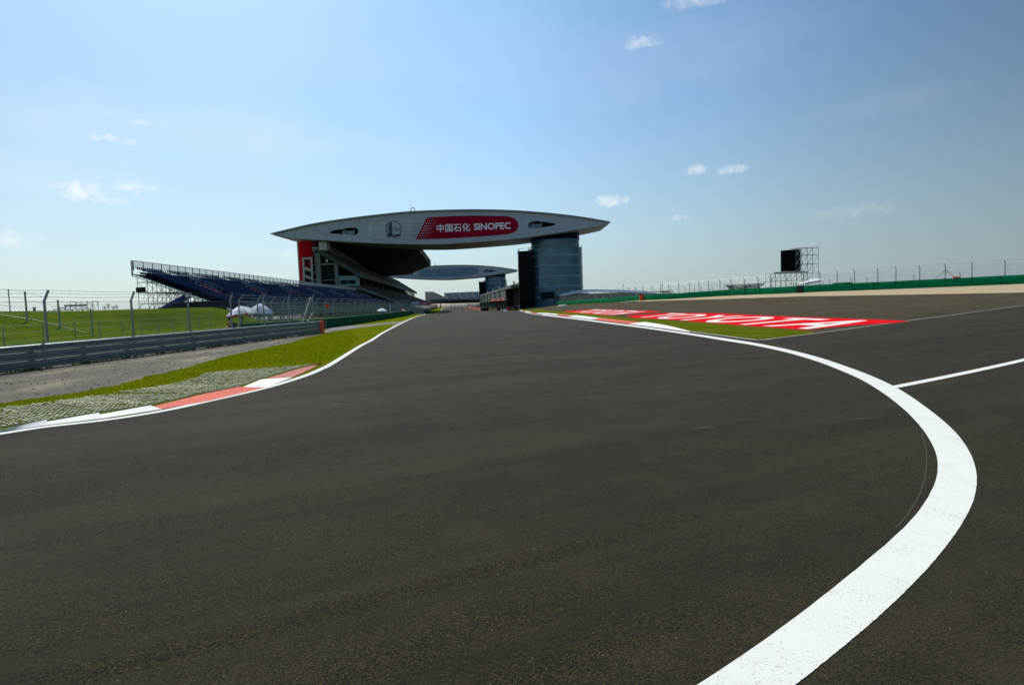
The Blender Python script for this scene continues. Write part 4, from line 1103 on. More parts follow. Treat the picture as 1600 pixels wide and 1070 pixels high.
def seated(base, rot, shirt, trou, label, lean=.12):
    t = thing('person', base, label, 'person'); t.rotation_euler = (0, 0, rot)
    # local: facing +y, seat height .45
    V = [(0, 0, .50), (0, .02, .70), (0, .02+lean*.5, .92), (0, .04+lean, 1.02), (0, .06+lean, 1.10), (0, .08+lean, 1.22)]
    Rr = [(.14, .12), (.13, .10), (.15, .10), (.055, .055), (.05, .05), (.085, .10)]
    E = [(0, 1), (1, 2), (2, 3), (3, 4), (4, 5)]
    def chainv(src, pts, rad):
        prev = src
        for p_, r_ in zip(pts, rad): V.append(p_); Rr.append(r_); E.append((prev, len(V)-1)); prev = len(V)-1
        return prev
    for sgn in (-1, 1):
        w = chainv(2, [(sgn*.19, .02+lean*.5, .93), (sgn*.23, .10, .70), (sgn*.17, .34, .62)], [.05, .042, .03])
        w = chainv(w, [(sgn*.16, .41, .61)], [.026])
        for k in range(4): chainv(w, [(sgn*.16+(k-1.5)*.02, .47, .605), (sgn*.16+(k-1.5)*.022, .50, .585)], [.009, .008])
        chainv(w, [(sgn*.13, .44, .60)], [.01])
        w = chainv(0, [(sgn*.10, .06, .50), (sgn*.13, .45, .50), (sgn*.13, .48, .10), (sgn*.13, .50, .05), (sgn*.13, .62, .03)], [.085, .06, .042, .04, .03])
    skin_mesh('body', V, E, Rr, M['skin'], t)
    V2 = [(0, 0, .50), (0, .02, .70), (0, .02+lean*.5, .93), (-.19, .02+lean*.5, .94), (-.22, .07, .78), (.19, .02+lean*.5, .94), (.22, .07, .78)]
    skin_mesh('shirt', V2, [(0, 1), (1, 2), (2, 3), (3, 4), (2, 5), (5, 6)], [(.16, .14), (.15, .12), (.165, .12), .065, .056, .065, .056], shirt, t)
    V3 = [(0, 0, .49), (-.10, .07, .50), (-.13, .45, .50), (-.13, .48, .14), (.10, .07, .50), (.13, .45, .50), (.13, .48, .14)]
    skin_mesh('trousers', V3, [(0, 1), (1, 2), (2, 3), (0, 4), (4, 5), (5, 6)], [(.165, .13), .10, .072, .058, .10, .072, .058], trou, t)
    mb = MB(); c = Vector((0, .07+lean, 1.245))
    n, k_ = 12, 7; vs = []
    for i in range(k_+1):
        ph = math.pi*.62*i/k_
        for j in range(n): th = 2*math.pi*j/n; vs.append(c+Vector((.098*math.sin(ph)*math.cos(th), .112*math.sin(ph)*math.sin(th)-.018*(i/k_), .115*math.cos(ph)+(.03*i/k_ if math.sin(th) > 0 else 0))))
    mb.add(vs, [(i*n+j, i*n+(j+1) % n, (i+1)*n+(j+1) % n, (i+1)*n+j) for i in range(k_) for j in range(n)])
    h = mb.build('hair', M['hair'], None, True); h.parent = t
    return t
def chair(base, rot, m, label):
    t = thing('folding_chair', base, label, 'chair'); t.rotation_euler = (0, 0, rot)
    def ad(mb, nm, mm): o = mb.build(nm, mm, None); o.parent = t
    ad(MB().box(-.23, -.2, .36, .23, .24, .40), 'seat', m)
    ad(MB().add([(-.23, -.2, .5), (.23, -.2, .5), (.23, -.30, .95), (-.23, -.30, .95), (-.23, -.23, .5), (.23, -.23, .5), (.23, -.33, .95), (-.23, -.33, .95)], [(0, 1, 2, 3), (7, 6, 5, 4), (2, 6, 7, 3), (0, 3, 7, 4), (1, 5, 6, 2)]), 'backrest', m)
    for sx in (-.22, .22):
        for a, b in (((sx, -.28, 0), (sx, .2, .38)), ((sx, .28, 0), (sx, -.32, .95))): ad(MB().tube(a, b, .014, 6), 'leg', M['scaf'])
    return t
b1 = gp(361, 41.8); b2 = gp(374.5, 42.6)
seated(b1, R(160), M['cloth_red'], M['cloth_dark'], 'person in a dark red shirt sitting under the white parasol, nearer the grass hill')
chair(b1, R(160), M['cloth_dark'], 'dark folding chair under the person in the dark red shirt')
seated(b2, R(-80), M['cloth_white'], M['cloth_tan'], 'person in a white shirt and tan trousers sitting under the white parasol')
chair(b2, R(-80), M['cloth_dark'], 'dark folding chair under the person in the white shirt')

# ------------------------------------------------------------------ main grandstand
DX = -.0995
def gx(x, Y): return x+DX*(Y-246)
class PM(MB):
    def ext(s, pts, Ya, Yb, mi=0):        # section polygon (x at Y=246, z) extruded along the straight
        n = len(pts); vs = [(gx(x, Ya), Ya, z) for x, z in pts]+[(gx(x, Yb), Yb, z) for x, z in pts]
        return s.add(vs, [tuple(range(n)), tuple(range(2*n-1, n-1, -1))]+[(i, n+i, n+(i+1) % n, (i+1) % n) for i in range(n)], mi)
def stepped(x0, z0, x1, z1, n, th):
    pts = []
    for i in range(n):
        xa = x0+(x1-x0)*i/n; xb = x0+(x1-x0)*(i+1)/n; z = z0+(z1-z0)*i/n
        pts += [(xa, z), (xb, z)]
    pts += [(x1, z1), (x1, z1-th), (x0, z0-th)]
    return pts
ms = thing('main_grandstand', (-75, 300, -2), 'huge two-tier concrete grandstand with brown seating on the left side of the straight', 'grandstand')
PM().ext(stepped(-79.5, 27.3, -61.7, 15.7, 22, 1.4), 246, 642).build('upper_tier', M['dk_conc'], ms)
PM().ext(stepped(-73, 14.2, -46, 3.6, 24, 1.2), 247, 620).build('lower_tier', M['dk_conc'], ms)
def seatrows(x0, z0, x1, z1, n, Ya, Yb, nm):
    mb = PM(); 
    for i in range(n):
        xa = x0+(x1-x0)*(i+.15)/n; z = z0+(z1-z0)*i/n; y = Ya+1.5
        while y < Yb-1:
            e = min(Yb-1, y+11)
            mb.ext([(xa, z+.02), (xa+.45, z+.02), (xa+.45, z+.42), (xa+.12, z+.42), (xa+.08, z+.82), (xa, z+.82)], y, e)
            y = e+1.4
    return mb.build(nm, M['mseat'], ms)
seatrows(-79.5, 27.3, -61.7, 15.7, 22, 246, 642, 'upper_seats')
seatrows(-73, 14.2, -46, 3.6, 24, 247, 620, 'lower_seats')
# parapet, fascia, beams
PM().ext([(-61.7, 14.2), (-61.3, 14.2), (-61.3, 16.5), (-61.7, 16.5)], 245.8, 642).build('front_parapet', M['grey_conc'], ms)
PM().ext([(-46, 1.6), (-45.6, 1.6), (-45.6, 4.6), (-46, 4.6)], 246.8, 620).build('lower_parapet', M['grey_conc'], ms)
PM().ext([(-76.8, 25.8), (-76.3, 25.8), (-76.0, 27.5), (-76.3, 29.4), (-76.8, 29.4)], 245.5, 358).build('glass_fascia', M['greyblue'], ms)
PM().ext([(-76.2, 28.05), (-75.9, 28.05), (-75.9, 28.3), (-76.2, 28.3)], 245.4, 358).build('fascia_rail', M['wing_trim'], ms)
PM().ext([(-77, 27.5), (-76.2, 27.5), (-76.2, 28.6), (-77, 28.6)], 358.2, 512).build('eaves_beam', M['concrete'], ms)
mb = MB()   # raker beam under the near end with steps
a = W(499, 394, 246); b = W(568, 434, 246); mb.beam((a.x, 245.7, a.z-.2), (b.x, 245.7, b.z-.1), .5, .7)
mb.build('raker_beam', M['dk_conc'], ms)
mb = MB()
N = 30
for i in range(N):
    p = a.lerp(b, i/N); mb.box(p.x, 245.3, p.z+.22, p.x+.30, 245.75, p.z+.52)
mb.build('underside_steps', M['grey_conc'], ms)
mb = MB(); a = W(558, 448.5, 246.5); b = W(601, 464, 246.5); c = W(630, 474.5, 246.5)
mb.beam((a.x, 246.6, a.z), (b.x, 246.6, b.z), .5, .8); mb.beam((b.x, 246.6, b.z), (c.x, 246.6, c.z), .5, .7)
mb.build('lower_raker', M['grey_conc'], ms)
# columns along the length
for i, Y in enumerate(range(255, 640, 24)):
    mb = PM(); x = -64.5
    mb.ext([(x-.6, -2), (x+.6, -2), (x+.6, 16.0), (x-.6, 16.0)], Y, Y+1.2); mb.build('column', M['grey_conc'], ms)
def slab_px(nm, x0, y0, x1, y1, Y, th, m, zplus=0):
    ym = (y0+y1)/2; xm_ = (x0+x1)/2; xa_ = W(x0, ym, Y).x; xb_ = W(x1, ym, Y).x; za_ = W(xm_, y1, Y).z; zb_ = W(xm_, y0, Y).z
    return MB().box(xa_, Y, za_, xb_, Y+th, zb_).build(nm, m, ms)
slab_px('end_column', 493.5, 395, 501, 452, 246.2, 1.6, M['grey_conc'])
slab_px('end_column', 523, 413, 528.5, 450, 246.2, 1.4, M['grey_conc'])
slab_px('end_column', 553.5, 446, 557.5, 462, 246.2, 1.2, M['grey_conc'])
slab_px('concourse_slab', 500, 411, 531, 414, 246.6, 8, M['grey_conc'])
slab_px('concourse_slab', 488, 389.5, 512, 392.5, 246.2, 5, M['grey_conc'])
slab_px('concourse_slab', 486, 437, 524, 438.5, 247, 6, M['grey_conc'])
slab_px('stair_block', 498, 378, 510.5, 391, 245.2, 5, M['concrete'])
for x in (488, 491, 494.5): 
    p = W(x, 388, 246); MB().box(p.x-.15, 245.9, p.z-.1, p.x+.25, 246.1, p.z+.25).build('floodlight', M['white'], ms)
p = W(511.5, 407.5, 245.5); mb = MB(); mb.tube((p.x, 245.0, p.z-.5), (p.x, 245.0, p.z+.5), .32, 10); mb.build('floodlight', M['white'], ms)
# booth
a = W(530.5, 447.5, 245); b = W(557, 431.5, 245)
MB().box(a.x, 245, a.z, b.x, 250, b.z).build('booth', M['teal'], ms)
MB().box(a.x+.55, 244.92, a.z+.8, (a.x+b.x)/2-.15, 245.0-.003, b.z-1.5).build('booth_window', M['dark_glass'], ms)
MB().box((a.x+b.x)/2+.15, 244.92, a.z+.8, b.x-.55, 245.0-.003, b.z-1.5).build('booth_window', M['dark_glass'], ms)
MB().box(a.x-.3, 244.7, b.z, b.x+.3, 250.2, b.z+.3).build('booth_roof', M['teal'], ms)
# dark service core behind
PM().ext([(-78.8, -2), (-70, -2), (-70, 12.2), (-74.5, 21.6), (-78.8, 24.3)], 249, 630).build('service_core', M['dark'], ms)
PM().ext([(-80.5, 21), (-79.8, 21), (-79.8, 28.8), (-80.5, 28.8)], 247, 640).build('back_wall', M['dk_conc'], ms)
# red stair tower
rtw = MB(); cxr = W(482.5, 420, 252).x; N = 28; R1 = 4.2; R2 = 4.2; vs = []
for z in (-2.0, 30.2):
    for i in range(N): vs.append((cxr+R1*math.cos(2*math.pi*i/N), 253.5+R2*math.sin(2*math.pi*i/N), z))
rtw.add(vs, [(i, (i+1) % N, N+(i+1) % N, N+i) for i in range(N)]+[tuple(range(N, 2*N))])
rtw.build('red_stair_tower', M['red_wall'], ms)
sx = W(467.3, 420, 252).x
MB().box(sx-.15, 251.6, -2, sx+.35, 252.6, 30.4).build('tower_edge_strip', M['concrete'], ms)
# window frame on the red tower: outer frame with slanting bars
def fr(px, py): p = W(px, py, 248.6); return p
mb = MB()
def pbar(P, th=.5):
    v = [fr(*p) for p in P]; n = len(v); vs = [(p.x, 248.3, p.z) for p in v]+[(p.x, 248.3+th, p.z) for p in v]
    mb.add(vs, [tuple(range(n)), tuple(range(2*n-1, n-1, -1))]+[(i, n+i, n+(i+1) % n, (i+1) % n) for i in range(n)])
pbar([(472.3, 402.5), (475.3, 402.5), (477.0, 448), (474.2, 448)]); pbar([(485.3, 402), (488.2, 402), (490.2, 448), (487.2, 448)])
pbar([(475.3, 402.4), (485.3, 402), (485.4, 405.2), (475.4, 405.5)])
pbar([(475.9, 417), (486.0, 420.8), (486.1, 424.5), (476.0, 421.5)]); pbar([(476.4, 429), (486.6, 433), (486.7, 437), (476.5, 433)]); pbar([(476.8, 441), (487, 444), (487.1, 447), (476.9, 445)])
mb.build('tower_window_frame', M['concrete'], ms)
mb = MB()
for y in (413.5, 425.5, 437): 
    a = W(489.5, y+.7, 248.8); b = W(496, y-.7, 248.8); mb.box(a.x, 248.8, a.z, b.x, 250, b.z)
for y0, y1 in ((415, 424.5), (427, 436), (438.5, 448)):
    pass
mb.build('landing_slab', M['concrete'], ms)
mb = MB()
for y0, y1 in ((415.5, 424), (427, 435.5), (438.5, 448)):
    a = W(489.2, y1, 249.05); b = W(493.6, y0, 249.05); mb.box(a.x, 249.05, a.z, b.x, 249.3, b.z)
for P in ((477.8, 406.5, 481, 416), ):
    a = W(P[0], P[3], 249.0); b = W(P[2], P[1], 249.0); mb.box(a.x, 249.0, a.z, b.x, 249.2, b.z)
for y0, y1 in ((422.5, 432), (434, 443.5)):
    a = W(477, y1, 249.1); b = W(486, y0+1, 249.1); mb.box(a.x, 249.1, a.z, b.x, 249.3, b.z)
mb.build('tower_opening', M['dark'], ms)
# roof canopy over the stand
poly2 = [(-40.0, 268.9), (-47.5, 362), (-58, 392), (-72, 418), (-98, 446), (-106, 446), (-82, 247)]
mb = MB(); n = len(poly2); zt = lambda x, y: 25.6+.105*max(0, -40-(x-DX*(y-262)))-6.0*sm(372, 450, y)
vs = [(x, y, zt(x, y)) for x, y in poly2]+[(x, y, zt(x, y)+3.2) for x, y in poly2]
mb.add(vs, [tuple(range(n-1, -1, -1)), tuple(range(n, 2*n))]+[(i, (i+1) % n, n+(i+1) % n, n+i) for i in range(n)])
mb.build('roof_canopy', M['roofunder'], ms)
mb = MB()
for x, y in ((-44, 275), (-46, 300), (-48.5, 325), (-60, 330), (-56, 300), (-52, 352)):
    z_ = zt(x, y)-.3; mb.box(x, y, z_, x+2.4, y+1.0, z_+.25)
mb.build('canopy_light', M['dark'], ms)

# ------------------------------------------------------------------ wing buildings
WT = [(424.4, 366.6), (456, 359), (494, 350.6), (550, 342.2), (606, 335.6), (644, 332.2), (700, 329.9), (755, 329.4), (811, 331.2), (867.5, 335.8), (914, 341.6), (953, 348.4)]
WBm = [(953, 348.9), (924, 355.3), (886, 361.9), (849, 367.5), (811, 372.8), (755, 377.6), (700, 381.4), (662.5, 382), (606, 381), (550, 378.4), (512.5, 376), (465.6, 373), (424.4, 367.1)]
YW = 243.0
def fp(px, py, Y=YW): p = W(px, py, Y); return (p.x, p.z)
def c1(p): return (400+p[0]/5.3333, 300+p[1]/5.3333)
def c2(p): return (680+p[0]/5.3333, 300+p[1]/5.3333)
hole1 = [fp(*c1(p)) for p in ((612, 336), (640, 322), (700, 311), (780, 299), (825, 296), (848, 308), (853, 328), (845, 350), (820, 360), (720, 353), (622, 346))]
hole2 = [fp(*c2(p)) for p in ((775, 278), (782, 258), (803, 246), (850, 243), (930, 252), (998, 262), (1000, 277), (940, 288), (870, 300), (800, 306), (782, 297))]
def outline():
    t = smooth_line([fp(*p) for p in WT], 4); b = smooth_line([fp(*p) for p in WBm], 4)
    return t+b[1:-1] if True else None
OUT = outline()
def wing(dx, dy, label, signs):
    cx_ = -28.9+dx
    w = thing('wing_bridge', (cx_, YW+dy, 24), label, 'bridge building')
    def T(mbx):
        mbx.v = [(x+dx, y+dy, z) for x, y, z in mbx.v]; return mbx
    v, f = tri(OUT, [hole1, hole2])
    mb = MB(); mb.add([(x, YW, z) for x, z in v], f); T(mb).build('front_face', M['clad'], w)
    mb = MB(); mb.add([(x, YW+26, z) for x, z in v], [tuple(reversed(q)) for q in f]); T(mb).build('rear_face', M['clad'], w)
    # top and bottom skins
    t = smooth_line([fp(*p) for p in WT], 4); b = smooth_line([fp(*p) for p in WBm], 4)
    mb = MB(); n = len(t); mb.add([(x, YW-1.0, z+.45) for x, z in t]+[(x, YW+27, z+.45) for x, z in t]+[(x, YW-1.0, z-.15) for x, z in t], [(i, i+1, n+i+1, n+i) for i in range(n-1)]+[(2*n+i, 2*n+i+1, i+1, i) for i in range(n-1)]+[(2*n+i+1, 2*n+i, i, i+1) for i in range(0)])
    T(mb).build('roof_skin', M['wing_top'], w)
    mb = MB(); n = len(b); mb.add([(x, YW-.02, z) for x, z in b]+[(x, YW+26.02, z) for x, z in b], [(i, i+1, n+i+1, n+i) for i in range(n-1)]); T(mb).build('soffit', M['soffit'], w)
    # dashed trim strips under the roof and over the soffit
    mb = MB(); L = resample(t, 150)
    for i in range(6, 144):
        if i % 4 != 3:
            a, c = L[i], L[i+1]; mb.beam((a[0], YW-.12, a[1]-.75), (c[0], YW-.12, c[1]-.75), .1, .20)
    L = resample(b, 150)
    for i in range(8, 144):
        if i % 5 not in (3, 4):
            a, c = L[i], L[i+1]; mb.beam((a[0], YW-.12, a[1]+.75), (c[0], YW-.12, c[1]+.75), .1, .16)
    T(mb).build('trim_strip', M['wing_trim'], w)
    mb = MB()
    for i in range(3, 146):
        a, c = L[i], L[i+1]; mb.beam((a[0], YW-.18, a[1]+.22), (c[0], YW-.18, c[1]+.22), .3, .42)
    T(mb).build('bottom_rail', M['clad'], w)
    for hi_, hole in enumerate((hole1, hole2)):
        mb = MB(); n = len(hole)
        mb.add([(x, YW+.0, z) for x, z in hole]+[(x, YW+3.5, z) for x, z in hole], [(i, (i+1) % n, n+(i+1) % n, n+i) for i in range(n)]+[tuple(range(n, 2*n))])
        r_ = T(mb).build('window_recess', M['dark_glass'] if False else M['dark'], w)
        xa = min(p[0] for p in hole); xb = max(p[0] for p in hole); za = min(p[1] for p in hole); zb = max(p[1] for p in hole)
        mb = MB(); xm = (xa+xb)/2
        if hi_ == 0: xp, xq = xa+(xb-xa)*.38, xa+(xb-xa)*.82
        else: xp, xq = xa+(xb-xa)*.08, xa+(xb-xa)*.5
        mb.box(xp, YW+2.2, za+(zb-za)*.12, xq, YW+2.5, zb-(zb-za)*.32)
        T(mb).build('recess_glazing', M['clad_blue'], r_)
        mb = MB(); mb.beam((xp, YW+1.6, zb-.4), (xq, YW+1.6, za+.7), .12, .22); mb.beam((xq, YW+1.5, zb-.3), (xq, YW+1.5, za+.3), .25, .25); mb.beam((xm, YW+1.5, zb-.3), (xm, YW+1.5, za+.3), .12, .12)
        T(mb).build('recess_mullion', M['concrete'], r_)
    if not signs:
        P = [fp(*p) for p in ((590, 346), (760, 337), (800, 340), (807, 351), (800, 362), (750, 369), (650, 374), (590, 371), (580, 360))]
        v2, f2 = tri(smooth_line(P+[P[0]], 3)[:-1]); mb = MB(); mb.add([(x, YW-.08, z) for x, z in v2], f2); T(mb).build('blue_panel', M['clad_blue'], w)
    # mast on the roof
    p = fp(644, 332); mb = MB(); mb.tube((p[0], YW+2, p[1]), (p[0], YW+2, p[1]+.8), .12, 6)
    c = Vector((p[0], YW+2, p[1]+1.4)); q = [c+Vector((.8*math.cos(a), 0, .8*math.sin(a))) for a in [2*math.pi*i/14 for i in range(15)]]
    mb.path(q, .14, 5); mb.tube((p[0]-.9, YW+2, p[1]+.4), (p[0]-.9, YW+2, p[1]+6.0), .04, 4)
    T(mb).build('roof_beacon', M['bluepanel'], w)
    return w
w1 = wing(0, 0, 'nearer lens-shaped grey building spanning the track, carrying the red sponsor sign', True)
wing(-33.5, 337, 'farther lens-shaped grey bridge building seen under the near one, with a blue panel', False)
# signs on wing 1
def face(mb_poly, off, m, nm, holes=()):
    v2, f2 = tri(mb_poly, holes); mb = MB(); n = len(v2)
    mb.add([(x, YW-off, z) for x, z in v2], f2)
    return mb.build(nm, m, w1)
def s6(p): return (560+p[0]/5.926, 320+p[1]/5.926)
lp = [fp(*s6(p)) for p in ((110, 170), (160, 152), (400, 128), (625, 118), (530, 322), (300, 328), (140, 316), (100, 290), (88, 230))]
louv = face(smooth_line(lp[:1]+lp[1:], 1), .06, M['sign_clad'], 'louvred_sign')
mb = MB()
for k in range(13):      # horizontal blades
    z0 = 128+k*15.5; a = fp(*s6((120+abs(k-6)*2, z0+14))); b = fp(*s6((610-k*7, z0+0)));
    mb.beam((a[0], YW-.16, (a[1]+b[1])/2), (b[0], YW-.16, (a[1]+b[1])/2), .08, .10)
mb.build('louvre', M['clad'], w1)
rp = [fp(*p) for p in ((667, 340), (712, 337.6), (745.6, 337.2), (785, 337.8), (796, 338.8), (804.7, 342), (809, 347), (810.3, 353), (808.5, 358.5), (803, 363.2), (793, 366.2), (745.6, 370.1), (695, 373), (649.4, 374.2))]
face(rp, .12, M['sign_red'], 'red_sign')
# halftone dots at the slanted edge
md = MB(); mw = MB()
for r_ in range(9):
    f = (r_+.6)/9.2
    ex = 635+(530-635)*f; ey = 118+(322-118)*f
    strength = 1-abs(f-.5)*1.1
    for c_ in range(1, 7):
        s_ = (7-c_)/6*strength
        if s_ < .12: continue
        w_ = .10+.40*s_; h_ = .10+.34*s_
        pr_ = fp(*s6((ex+6+c_*18, ey-1))); mw.box(pr_[0]-w_/2, YW-.17, pr_[1]-h_/2, pr_[0]+w_/2, YW-.125, pr_[1]+h_/2)
        pr_ = fp(*s6((ex-4-c_*18, ey+3))); md.box(pr_[0]-w_/2*.9, YW-.26, pr_[1]-h_/2*.8, pr_[0]+w_/2*.9, YW-.21, pr_[1]+h_/2*.8)
mw.build('halftone_dots', M['wing_trim'], w1); md.build('halftone_dots', M['cloth_dark'], w1)
def text(txt, x, z, size, m, nm, bold=0, width=None, Y=YW-.2, parent=None, rot=0, shear=0):
    cu = bpy.data.curves.new(nm, 'FONT'); cu.body = txt; cu.size = size; cu.extrude = .03; cu.offset = bold; cu.shear = shear; cu.resolution_u = 3
    o = bpy.data.objects.new(nm, cu); COL.objects.link(o)
    bpy.context.view_layer.update()
    dg = bpy.context.evaluated_depsgraph_get(); me = bpy.data.meshes.new_from_object(o.evaluated_get(dg)); bpy.data.objects.remove(o)
    xsv = [v.co.x for v in me.vertices]; ysv = [v.co.y for v in me.vertices]
    if not xsv: return None
    x0, x1 = min(xsv), max(xsv); y0 = min(ysv); sc = (width/(x1-x0)) if width else 1
    for v in me.vertices:
        X = (v.co.x-x0)*sc; Z = (v.co.y-y0); D = -v.co.z
        v.co = Vector((x+X, Y+D, z+Z))
    me.materials.clear(); me.materials.append(m)
    o2 = bpy.data.objects.new(nm, me); COL.objects.link(o2)
    if parent is not None: o2.parent = parent; o2.matrix_parent_inverse = Matrix.Translation(-parent.location)
    return o2, y0, max(ysv)
sw = mat('sign_white', (.85, .85, .87), .7, spec=.05)
a = fp(*s6((1070, 238))); b = fp(*s6((1410, 226))); tp_ = fp(*s6((1070, 178)))
text('SINOPEC', a[0], (a[1]+b[1])/2+.02, (tp_[1]-a[1])/.70*.98, sw, 'latin_lettering', .10, b[0]-a[0], parent=w1)
a = fp(*s6((728, 258))); b = fp(*s6((1038, 246))); tp_ = fp(*s6((728, 186)))
text('中国石化', a[0], (a[1]+b[1])/2+.05, (tp_[1]-a[1])*1.10, sw, 'chinese_lettering', .055, b[0]-a[0], parent=w1)
# emblem: ring, tower, script
ec = fp(*s6((328, 226))); er = 70/5.926*YW/F; dkm = mat('emblem_dark', (.05, .055, .08), .6)
mb = MB(); N = 40
q = [Vector((ec[0]+er*math.cos(2*math.pi*i/N), YW-.28, ec[1]+er*math.sin(2*math.pi*i/N))) for i in range(N+1)]
for u, v_ in zip(q, q[1:]): mb.beam(u, v_, .08, .26)
u0 = fp(*s6((292, 180))); u1 = fp(*s6((314, 285))); mb.box(u0[0], YW-.32, u1[1], u1[0], YW-.24, u0[1]+.5)
u2 = fp(*s6((286, 300))); mb.box(u2[0]-.1, YW-.31, u2[1]-.2, u2[0]+.35, YW-.25, u0[1]-.4)
for k in range(3):
    a_ = fp(*s6((318, 212+k*12))); b_ = fp(*s6((388, 214+k*10))); mb.beam((a_[0], YW-.3, a_[1]), (b_[0], YW-.3, b_[1]), .05, .12)
mb.build('ring_emblem', dkm, w1)
a = fp(*s6((262, 308))); b = fp(*s6((398, 300)))
text('Sinopec', a[0], a[1]-.1, 2.1, dkm, 'script_lettering', .03, b[0]-a[0], Y=YW-.3, parent=w1, shear=.3)

# ------------------------------------------------------------------ glass towers
def ring_wall(cx, cy, rx, ry, z0, z1, n, power=2.6):
    mb = MB(); vs = []; uv = []; u = 0; prev = None
    for i in range(n+1):
        a = 2*math.pi*i/n; c, s = math.cos(a), math.sin(a)
        x = cx+rx*math.copysign(abs(c)**(2/power), c); y = cy+ry*math.copysign(abs(s)**(2/power), s)
        if prev: u += math.hypot(x-prev[0], y-prev[1])
        prev = (x, y)
        for z in (z0, z1): vs.append((x, y, z)); uv.append((u, z+10))
    mb.add(vs, [(2*i, 2*i+2, 2*i+3, 2*i+1) for i in range(n)])
    return mb, uv
def tower(dx, dy, label):
    t = thing('glass_tower', (19+dx, 255+dy, -2), label, 'tower')
    cx, cy = 18.9+dx, 258+dy
    mb, uv = ring_wall(cx, cy, 11.6, 11.5, -2.5, 23.6, 72); mb.build('glass_facade', M['tower_glass'], t, True, uv)
    mb = MB()
    for k, z in enumerate((2.4, 6.7, 11.0, 15.3, 19.6, 23.5)):
        q, _ = ring_wall(cx, cy, 11.72, 11.62, z-.07, z+.07, 72); o = len(mb.v); mb.v += q.v; mb.f += [[i+o for i in f] for f in q.f]; mb.mi += q.mi
    mb.build('floor_band', mat('band_steel', (.12, .21, .235), .5, .1), t, True)
    mb = MB(); q, _ = ring_wall(cx, cy, 11.6, 11.5, 23.6, 23.62, 72); mb.add([(v[0], v[1], 23.58) for v in q.v[::2]][:-1], [tuple(range(72))]); mb.build('roof_deck', M['grey_conc'], t)
    mb, uv = ring_wall(cx+.2, cy+1, 10.4, 10.4, 23.5, 27.5, 60); mb.build('crown_glazing', M['tower_glass'], t, True, uv)
    mb, uv = ring_wall(cx+.2, cy+1, 10.5, 10.5, 27.5, 30.8, 60); mb.build('crown_top', M['dark_glass'], t, True, uv)
    mb, uv = ring_wall(cx+.2, cy+1, 10.62, 10.62, 27.2, 27.5, 60); mb.build('blue_band', mat('blue_band', (.03, .05, .35), .5), t, True)
    mb = MB(); q, _ = ring_wall(cx, cy, 11.5, 11.4, 24.6, 24.68, 60)
    mb.path([Vector(v) for v in q.v[::2]], .05, 4)
    for v in q.v[::4]: mb.tube((v[0], v[1], 23.6), (v[0], v[1], 24.65), .04, 4)
    mb.build('roof_rail', M['post'], t)
    # dark lift core at the track side
    x0, x1 = 2.9+dx, 8.9+dx; y0, y1 = 247.5+dy, 266+dy
    P = [(x0+.6, y0), (x1, y0-.6), (x1, y1), (x0, y1), (x0, y0+1.2)]; vs = []; uv = []; u = 0; mb = MB()
    P2 = P+[P[0]]
    for i, p in enumerate(P2):
        if i: u += math.hypot(p[0]-P2[i-1][0], p[1]-P2[i-1][1])
        vs += [(p[0], p[1], -2.5), (p[0], p[1], 22.6)]; uv += [(u, 7.5), (u, 32.6)]
    mb.add(vs, [(2*i, 2*i+2, 2*i+3, 2*i+1) for i in range(5)]+[(1, 3, 5, 7, 9)][:1]); mb.build('lift_core', M['dark_glass'], t, False, uv)
    mb = MB()
    for p, q in zip(P2, P2[1:]):
        mb.tube((p[0], p[1], 23.6), (q[0], q[1], 23.6), .05, 4)
        for k in range(4): f = k/4; x = p[0]+(q[0]-p[0])*f; y = p[1]+(q[1]-p[1])*f; mb.tube((x, y, 22.5), (x, y, 23.6), .04, 4)
    mb.build('core_rail', M['post'], t)
    for k in range(6):
        z = 2.4+4.3*k-2.1
        MB().box(x0-.12, y0+2, z, x0-.02, y1-.5, z+.25).build('core_band', M['grey_conc'], t) if k < 5 else None
    # dark entrance opening
    mb = MB()
    a = 1.0
    for (u0, u1, z0, z1) in ((11.6, 17.5, 2.6, 5.4),):
        mb.box(u0+dx, 246.2+dy, z0, u1+dx, 247+dy, z1)
    mb.build('entrance_canopy', M['dark'], t)
    MB().box(29.6+dx, 253+dy, 4.0, 32.6+dx, 258+dy, 4.5).build('side_canopy', M['wing_trim'], t)
    return t
tower(1.0, 0, 'cylindrical blue-green glass tower with a dark lift core holding up the near wing')
tower(-33.5, 337, 'distant blue glass tower holding up the far wing, behind the pit building')

# ------------------------------------------------------------------ pit building
def px_(Y): return 3.2+DX*(Y-243)
pb = thing('pit_building', (px_(400)+10, 400, -2), 'long low pit building with a glazed upper floor between the two glass towers', 'building')
class PB(MB):
    def ext(s, pts, Ya, Yb, mi=0):
        n = len(pts); vs = [(px_(Ya)+x, Ya, z) for x, z in pts]+[(px_(Yb)+x, Yb, z) for x, z in pts]
        return s.add(vs, [tuple(range(n)), tuple(range(2*n-1, n-1, -1))]+[(i, n+i, n+(i+1) % n, (i+1) % n) for i in range(n)], mi)
PB().ext([(0.8, -2.2), (14, -2.2), (14, 8.2), (.8, 8.2)], 300, 575).build('wall', M['dark'], pb)
PB().ext([(3.5, -2.2), (14, -2.2), (14, 8.2), (3.5, 8.2)], 266, 299.9).build('recessed_wall', M['dark'], pb)
PB().ext([(-.6, 8.0), (14, 8.0), (14, 9.0), (-.6, 9.3)], 264, 578).build('roof', M['grey_conc'], pb)
PB().ext([(4, 9.1), (13, 9.1), (13, 10.6), (4, 10.6)], 262, 300).build('roof_box', M['teal'], pb)
mb = PB()
for Y0 in range(300, 574, 13): 
    mb.ext([(.55, 3.9), (.70, 3.9), (.70, 7.8), (.55, 7.8)], Y0+.5, Y0+12.5)
